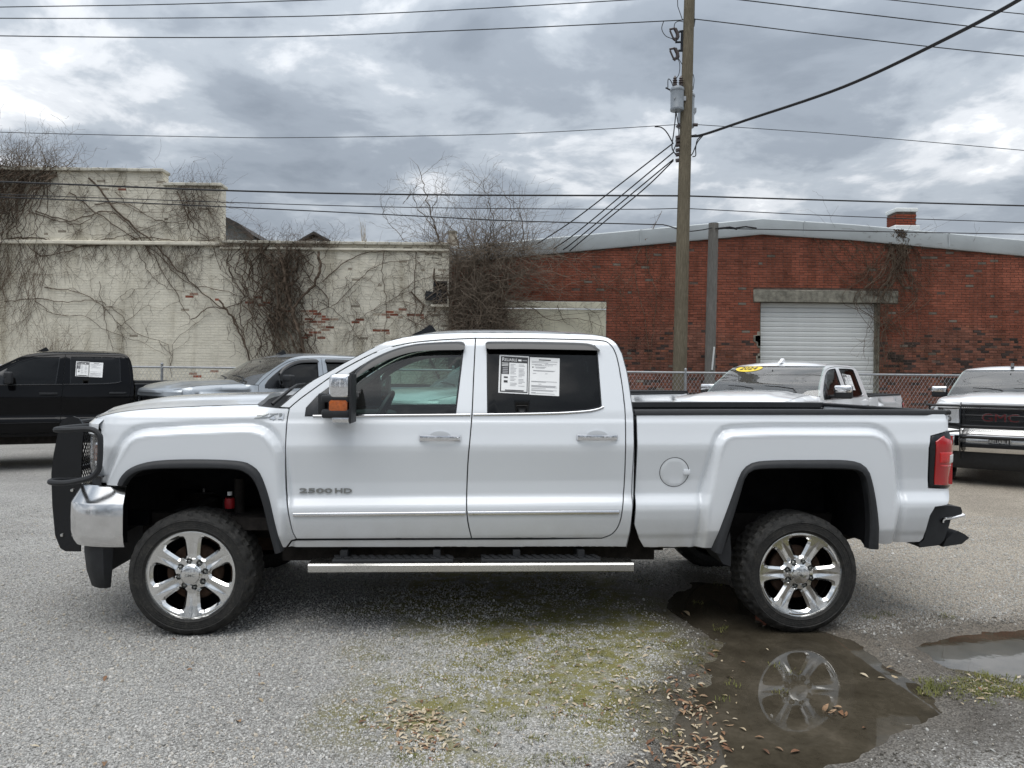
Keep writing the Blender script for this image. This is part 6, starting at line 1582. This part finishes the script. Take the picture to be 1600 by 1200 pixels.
for P, r_ in (([(1025,350),(1005,380),(992,410),(993,440),(1005,490),(1015,560)], .012), ([(1010,385),(1012,420),(1025,460),(1020,510),(1015,575)], .010), ([(1035,330),(1015,365),(1000,395)], .006), ([(900,400),(940,440),(980,470),(985,540)], .006), ([(950,400),(965,430),(975,500)], .005)):
    pts = g.stem(P, r_, r_*.6, YR, .015)
    for q in pts[::3]: g.walk(q, g.r.uniform(0, 6.28), g.r.uniform(.2, .8), .0035, YR, .25, 0, .02, .2, 1, .08)
for i in range(40): g.walk(P3(g.r.uniform(890, 1040), g.r.uniform(395, 480), YR), g.r.uniform(-2.6, -.5), g.r.uniform(.3, 1.5), .0035, YR, .2, 0, .02, .15, 1, .1)
g.done('stems', MT['vine_brown'], o)
o = thing('vine', 'dark vine fanning from the chimney down the red wall beside the roll-up door', 'vine'); g = Grow(12)
for i in range(16):
    u0 = g.r.uniform(1265, 1400); P = [(u0, 374), (u0+20+g.r.gauss(0, 8), 398), (u0+(1385-u0)*.55, 430), (1370+g.r.gauss(0, 14), 462)]
    for q in g.stem(P, .006, .004, YR-.01, .03)[::4]: g.walk(q, -Q+g.r.gauss(0, .8), g.r.uniform(.2, .9), .0035, YR, .2, 0, .02, .2, 1, .09)
for i in range(34):
    u1 = g.r.gauss(1395, 38); P = [(1404+g.r.gauss(0, 5), 360), (1402+g.r.gauss(0, 12), 385), ((1402+u1)/2+g.r.gauss(0, 8), 430), (u1, 470), (1392+g.r.gauss(0, 14), 520), (1388+g.r.gauss(0, 16), 600)]
    g.stem(P[:g.r.randint(4, 6)], .009, .005, YR-.03, .03)
for i in range(48):
    p = P3(1405+g.r.gauss(0, 12), 372+g.r.uniform(-8, 10), YR-.05); g.walk(p, -Q+g.r.gauss(0, 1.0), g.r.uniform(.4, 2.0), .005, YR, .14, 0, .04, .18, 2, .10)
for i in range(40): g.walk(P3(1395+g.r.gauss(0, 20), g.r.uniform(400, 560), YR), g.r.uniform(-2.8, -.3), g.r.uniform(.4, 1.3), .005, YR, .2, 0, .04, .18, 1, .09)
for P in ([(1290,375),(1310,410),(1340,440),(1370,460)], [(1300,372),(1330,400),(1365,420),(1395,440)], [(1270,372),(1300,420),(1340,455),(1380,465)], [(1380,465),(1362,500),(1350,530),(1348,560)], [(1385,470),(1370,500),(1362,540)]): 
    for q in g.stem(P, .007, .004, YR, .02)[::3]: g.walk(q, g.r.uniform(0, 6.28), g.r.uniform(.2, .6), .003, YR, .25, 0, .02, .2, 1, .08)
g.done('stems', MT['vine'], o)

# ------------------------------------------------------------------ loose gravel (one countless mass)
def instancer(name, co, sc, protos, rot_flat=False, kind='stuff', label=None, cat=None):
    me = bpy.data.meshes.new(name); me.vertices.add(len(co)); me.vertices.foreach_set('co', co.astype('f').ravel())
    a = me.attributes.new('sc', 'FLOAT', 'POINT'); a.data.foreach_set('value', sc.astype('f'))
    a = me.attributes.new('pick', 'INT', 'POINT'); a.data.foreach_set('value', nrng.integers(0, len(protos), len(co)).astype('i'))
    rt = nrng.random((len(co), 3))*6.283
    if rot_flat: rt[:, :2] = nrng.normal(0, .16, (len(co), 2))
    a = me.attributes.new('rt', 'FLOAT_VECTOR', 'POINT'); a.data.foreach_set('vector', rt.astype('f').ravel())
    ng = bpy.data.node_groups.new(name, 'GeometryNodeTree'); ng.interface.new_socket('Geometry', in_out='INPUT', socket_type='NodeSocketGeometry'); ng.interface.new_socket('Geometry', in_out='OUTPUT', socket_type='NodeSocketGeometry')
    N = ng.nodes; L = ng.links; i = N.new('NodeGroupInput'); o = N.new('NodeGroupOutput'); iop = N.new('GeometryNodeInstanceOnPoints')
    L.new(i.outputs[0], iop.inputs['Points']); ji = N.new('GeometryNodeJoinGeometry')
    tr = []
    for p in protos:
        oi = N.new('GeometryNodeObjectInfo'); oi.inputs['Object'].default_value = p; oi.inputs['As Instance'].default_value = True; tr.append(oi)
    g2i = N.new('GeometryNodeGeometryToInstance')
    for oi in reversed(tr): L.new(oi.outputs['Geometry'], g2i.inputs[0])
    L.new(g2i.outputs[0], iop.inputs['Instance']); iop.inputs['Pick Instance'].default_value = True
    def at_(nm, ty):
        n = N.new('GeometryNodeInputNamedAttribute'); n.data_type = ty; n.inputs[0].default_value = nm; return n.outputs[0]
    L.new(at_('pick', 'INT'), iop.inputs['Instance Index'])
    e2r = N.new('FunctionNodeEulerToRotation'); L.new(at_('rt', 'FLOAT_VECTOR'), e2r.inputs[0]); L.new(e2r.outputs[0], iop.inputs['Rotation'])
    L.new(at_('sc', 'FLOAT'), iop.inputs['Scale']); L.new(iop.outputs[0], o.inputs[0])
    ob = link(name, me); md = ob.modifiers.new('scatter', 'NODES'); md.node_group = ng; tag(ob, label, cat, kind=kind); return ob
def proto_obj(name, me):
    o = bpy.data.objects.new(name, me); return o
def stone_mat():
    m, nt, b = nodes('gravel_stone'); setp(b, rough=.85, spec=.3)
    oi = nt.nodes.new('ShaderNodeObjectInfo'); g = nt.nodes.new('ShaderNodeNewGeometry'); n = noise_tex(nt, 130, 3, .6, vec=g.outputs['Position'])
    c = ramp(nt, oi.outputs['Random'], ((0, (.28, .275, .26)), (.25, (.40, .395, .375)), (.55, (.48, .47, .445)), (.8, (.56, .545, .515)), (.93, (.46, .40, .32)), (1, (.60, .59, .565))))
    c = mixc(nt, 1.0, c, ramp(nt, n, ((.3, (.78,)*3), (.7, (1.12,)*3))), 'MULTIPLY'); nt.links.new(c, b.inputs['Base Color']); return m
MT['stone'] = stone_mat(); MT['stone_wet'] = bark('wet_stone', (.10, .092, .080), (.24, .225, .20)); MT['stone_wet'].node_tree.nodes['Principled BSDF'].inputs['Roughness'].default_value = .4
protos = []
for k in range(6):
    bm = bmesh.new(); bmesh.ops.create_icosphere(bm, subdivisions=1, radius=1.0); rr = random.Random(k)
    sx, sy, sz = rr.uniform(.8, 1.3), rr.uniform(.7, 1.0), rr.uniform(.5, .8)
    for v in bm.verts: v.co = Vector((v.co.x*sx, v.co.y*sy, v.co.z*sz))*rr.uniform(.78, 1.15)
    me = bpy.data.meshes.new('gravel_stone'); bm.to_mesh(me); bm.free(); me.materials.append(MT['stone']); protos.append(proto_obj('gravel_stone', me))
def scatter_xy(n, ylo, yhi, power):
    t = nrng.random(n); Y = ylo*(yhi/ylo)**(t**power); X = (nrng.random(n)*2-1)*Y*.70; return X, Y
n = 300000; X, Y = scatter_xy(n, 2.85, 9.5, 1.0)
p = pud_field(X, Y); mossd = sdf(X, Y, gpoly([(600,905),(760,880),(980,900),(1060,960),(1110,1010),(1060,1060),(1040,1120),(900,1140),(840,1110),(700,1200),(600,1190),(570,1110),(640,1040),(620,960)]))
mudd = np.maximum(sdf(X, Y, gpoly([(1040,1080),(1075,1050),(1080,1120),(1110,1200),(1120,1260),(1000,1260),(960,1200),(1010,1180),(1040,1120)])), sdf(X, Y, gpoly([(1390,1000),(1480,985),(1480,1040),(1600,1090),(1700,1130),(1600,1200),(1380,1240),(1300,1220),(1420,1150),(1470,1110)])))
keep = (nrng.random(n) < (1-.90*sstep(-.16, -.03, p))) & (p < -.02) & (nrng.random(n) < 1-.86*sstep(-.25, .2, mossd)*sstep(.36, .55, fbm(X, Y, 2.4, 93))) & (nrng.random(n) < 1-.72*sstep(-.15, .1, mudd)) & (nrng.random(n) < .55+.45*sstep(.32, .55, fbm(X, Y, 1.1, 73)))
X, Y = X[keep], Y[keep]; z = ground_z(X, Y); s_ = np.exp(nrng.normal(math.log(.0041), .40, len(X))); s_ = np.clip(s_, .0025, .014)
wetk = np.maximum(sstep(-.42, -.06, pud_field(X, Y)+(fbm(X, Y, 3.1, 77)-.5)*.35), .85*sstep(-.15, .12, mudd[keep]+(fbm(X, Y, 3.5, 64)-.5)*.4))
iw = nrng.random(len(X)) < wetk; pts = np.stack([X, Y, z+s_*.25], 1)
instancer('gravel', pts[~iw], s_[~iw], protos, label='loose grey gravel covering the lot', cat='gravel')
wets = []
for q in protos[:4]:
    m_ = q.data.copy(); m_.materials[0] = MT['stone_wet']; wets.append(proto_obj('wet_stone', m_))
instancer('wet_gravel', pts[iw], s_[iw], wets, label='dark damp gravel around the puddles', cat='gravel')
# ------------------------------------------------------------------ fallen leaves
def leaf_mesh(name, seed, mat):
    r = random.Random(seed); L = .5; W_ = r.uniform(.14, .20); n = 5; V = []; F = []; bend = r.uniform(-.5, .7); curl = r.uniform(.1, .6)
    for i in range(n+1):
        t = i/n; w = W_*math.sin(math.pi*min(1, max(0.02, t*.96+.03)))**.8; x = (t-.5)*1.0; z = bend*.25*(1-(2*t-1)**2)+.03
        V += [(x, -w, z+curl*w*.6), (x, 0, z), (x, w, z+curl*w*.6)]
    for i in range(n):
        for j in (0, 1): F.append((i*3+j, i*3+j+1, i*3+j+4, i*3+j+3))
    V += [(-.5, -.012, V[1][2]), (-.72, 0, .05), (-.5, .012, V[1][2])]; k = len(V); F.append((k-3, k-2, k-1))
    me = bpy.data.meshes.new(name); me.from_pydata(V, [], F); me.materials.append(mat); me.polygons.foreach_set('use_smooth', [True]*len(F)); me.update(); return me
def leaf_mat(name, stops):
    m, nt, b = nodes(name); setp(b, rough=.65, spec=.3); oi = nt.nodes.new('ShaderNodeObjectInfo'); t = nt.nodes.new('ShaderNodeTexCoord')
    c = ramp(nt, oi.outputs['Random'], stops); c = mixc(nt, 1.0, c, ramp(nt, noise_tex(nt, 5, 4, .6, vec=t.outputs['Object']), ((.3, (.6,)*3), (.7, (1.15,)*3))), 'MULTIPLY'); nt.links.new(c, b.inputs['Base Color']); return m
MT['leaf'] = leaf_mat('dead_leaf', ((0, (.11, .055, .030)), (.3, (.19, .092, .048)), (.6, (.28, .155, .082)), (.85, (.38, .26, .155)), (1, (.20, .12, .07))))
MT['leaf_pale'] = leaf_mat('pale_dry_leaf', ((0, (.34, .26, .16)), (.45, (.50, .41, .28)), (.75, (.58, .50, .37)), (1, (.27, .17, .10))))
leafs = [leaf_mesh('fallen_leaf', k, MT['leaf']) for k in range(6)]; pales = [leaf_mesh('fallen_leaf', 20+k, MT['leaf_pale']) for k in range(5)]
rl = random.Random(31)
def put_leaf(u, v, size, lib, label, group, tilt=.25):
    g_ = gnd(u, v); p = pud_field(np.array([g_.x]), np.array([g_.y]))[0]; z = max(float(ground_z(np.array([g_.x]), np.array([g_.y]))[0]), WATER)
    o = link('fallen_leaf', rl.choice(lib)); o.location = (g_.x, g_.y, z+.004); o.scale = (size,)*3; o.rotation_euler = (rl.gauss(0, tilt), rl.gauss(0, tilt), rl.uniform(0, 6.28)); tag(o, label, 'leaf', group); return o
EDGE = [(1120,1020),(1105,1045),(1090,1060),(1082,1075),(1074,1090),(1070,1100),(1078,1112),(1085,1118),(1060,1085),(1045,1075),(1092,1130),(1100,1150),(1110,1160),(1120,1170),(1095,1155),(1080,1165),(1065,1175),(1050,1180),(1110,1185),(1085,1190),(1040,1170),(1025,1180)]
for u, v in EDGE:
    for k in range(3): put_leaf(u+rl.gauss(0, 9), v+rl.gauss(0, 7), rl.uniform(.030, .052), leafs, 'brown leaf in the drift along the left edge of the big puddle', 'leaves along the left puddle edge')
for u, v in ((1128,1150),(1137,1170),(1187,1150),(1197,1172),(1217,1168),(1243,1172),(1130,1143),(1140,1130),(1110,1098),(1097,1102)): put_leaf(u, v, rl.uniform(.04, .055), leafs, 'orange brown leaf floating at the near end of the big puddle', 'leaves floating at the near end of the puddle', .08)
for u, v in ((1290,1105),(1300,1110),(1315,1112),(1308,1104),(1320,1114),(1298,1113)): put_leaf(u, v, rl.uniform(.05, .08), leafs, 'curled brown leaf in the clump floating over the wheel reflection', 'leaf clump floating on the reflection', .3)
for u, v in ((1445,1083),(1398,1055),(1350,1053),(1392,1042),(1378,1058)): put_leaf(u, v, .05, pales, 'pale leaf by the right edge of the big puddle', 'pale leaves at the right puddle edge')
for u, v, s_, lab in ((373,1131,.07,'single dark brown leaf lying alone on the grey gravel'), (163,1198,.07,'orange leaf at the bottom edge of the gravel, left side'), (165,1062,.05,'small orange leaf on gravel below the front wheel'), (405,1056,.04,'tiny orange leaf on gravel just behind the front wheel'), (55,1169,.035,'pale leaf on gravel near the lower left corner'), (902,1041,.05,'orange leaf lying upright on the mossy gravel'), (665,1056,.04,'small orange leaf at the left end of the moss'), (1072,957,.09,'pale leaf standing in dark water behind the rear wheel'), (1350,1135,.03,'small leaf floating near the right end of the puddle')): put_leaf(u, v, s_, leafs if 'pale' not in lab else pales, lab, None)
# leaf litter too many to count
cl = []
for u, v, su, sv, n in ((650,1125,34,15,210),(665,1168,26,10,50),(690,1150,45,16,50),(940,1105,60,14,70),(960,1070,70,30,80),(900,1010,110,35,80),(1075,1150,38,34,110),(1090,1095,16,22,50),(1545,1075,36,10,60),(1060,1190,50,12,70),(800,1060,160,60,50),(500,1080,240,60,26)):
    for k in range(n): cl.append((u+rl.gauss(0, su), v+rl.gauss(0, sv)))
G_ = [gnd(u, min(max(v, 915), 1215)) for u, v in cl]; X = np.array([q.x for q in G_]); Y = np.array([q.y for q in G_]); z = np.maximum(ground_z(X, Y), WATER)
instancer('leaf_litter', np.stack([X, Y, z+.004], 1), nrng.uniform(.014, .043, len(X)), [proto_obj('litter_leaf', m) for m in pales+leafs[:1]], True, label='scattered pale dry leaves', cat='leaf litter')
# ------------------------------------------------------------------ grass tufts
mb = MB(); rg = random.Random(77)
def tuft(u, v, nb, rad, h):
    c = gnd(u, v)
    for k in range(nb):
        a = rg.uniform(0, 6.28); q = rad*math.sqrt(rg.random()); x, y = c.x+q*math.cos(a), c.y+q*math.sin(a); z = -.004; L = h*rg.uniform(.5, 1.2); b = rg.uniform(0, 6.28); w = rg.uniform(.0012, .0022); d = Vector((math.cos(b), math.sin(b), 0)); s_ = d.cross(Vector((0, 0, 1)))*w
        p0 = Vector((x, y, z)); p1 = p0+d*L*.35+Vector((0, 0, L*.6)); p2 = p0+d*L*.9+Vector((0, 0, L*.75)); mb.add([p0-s_, p0+s_, p1+s_*.8, p1-s_*.8, p2], [(0, 1, 2, 3), (3, 2, 4)])
for u, v in ((815,1115),(808,1135),(838,1156),(866,1184),(950,1135),(910,1098),(925,1118),(985,1105),(1000,1120),(840,1188),(740,1100),(700,1108),(645,1190),(632,1180),(760,1140),(595,1030),(780,1120),(900,1190)): tuft(u, v, 55, .055, .020)
for i in range(170):
    u, v = rg.gauss(880, 120), rg.gauss(1020, 55)
    if v > 910: tuft(u, v, 22, .05, .020)
for i in range(60): u, v = rg.gauss(1545, 45), rg.gauss(1072, 11); tuft(u, v, 50, .06, .022)
for u, v in ((1360,965),(1385,960),(1480,965)): tuft(u, v, 50, .06, .03)
for i in range(150):
    u, v = rg.uniform(560, 1010), rg.uniform(905, 1000); tuft(u, v, 14, .05, .016)
def grass_mat():
    m, nt, b = nodes('short_grass'); setp(b, rough=.7, spec=.2); g = nt.nodes.new('ShaderNodeNewGeometry')
    nt.links.new(ramp(nt, noise_tex(nt, 5, 4, .7, vec=g.outputs['Position']), ((.3, (.10, .115, .028)), (.55, (.17, .17, .05)), (.75, (.26, .225, .09)))), b.inputs['Base Color']); return m
o = mb.build('grass', grass_mat(), None, None, False); tag(o, 'short sparse grass and moss on the gravel', 'grass', kind='stuff')
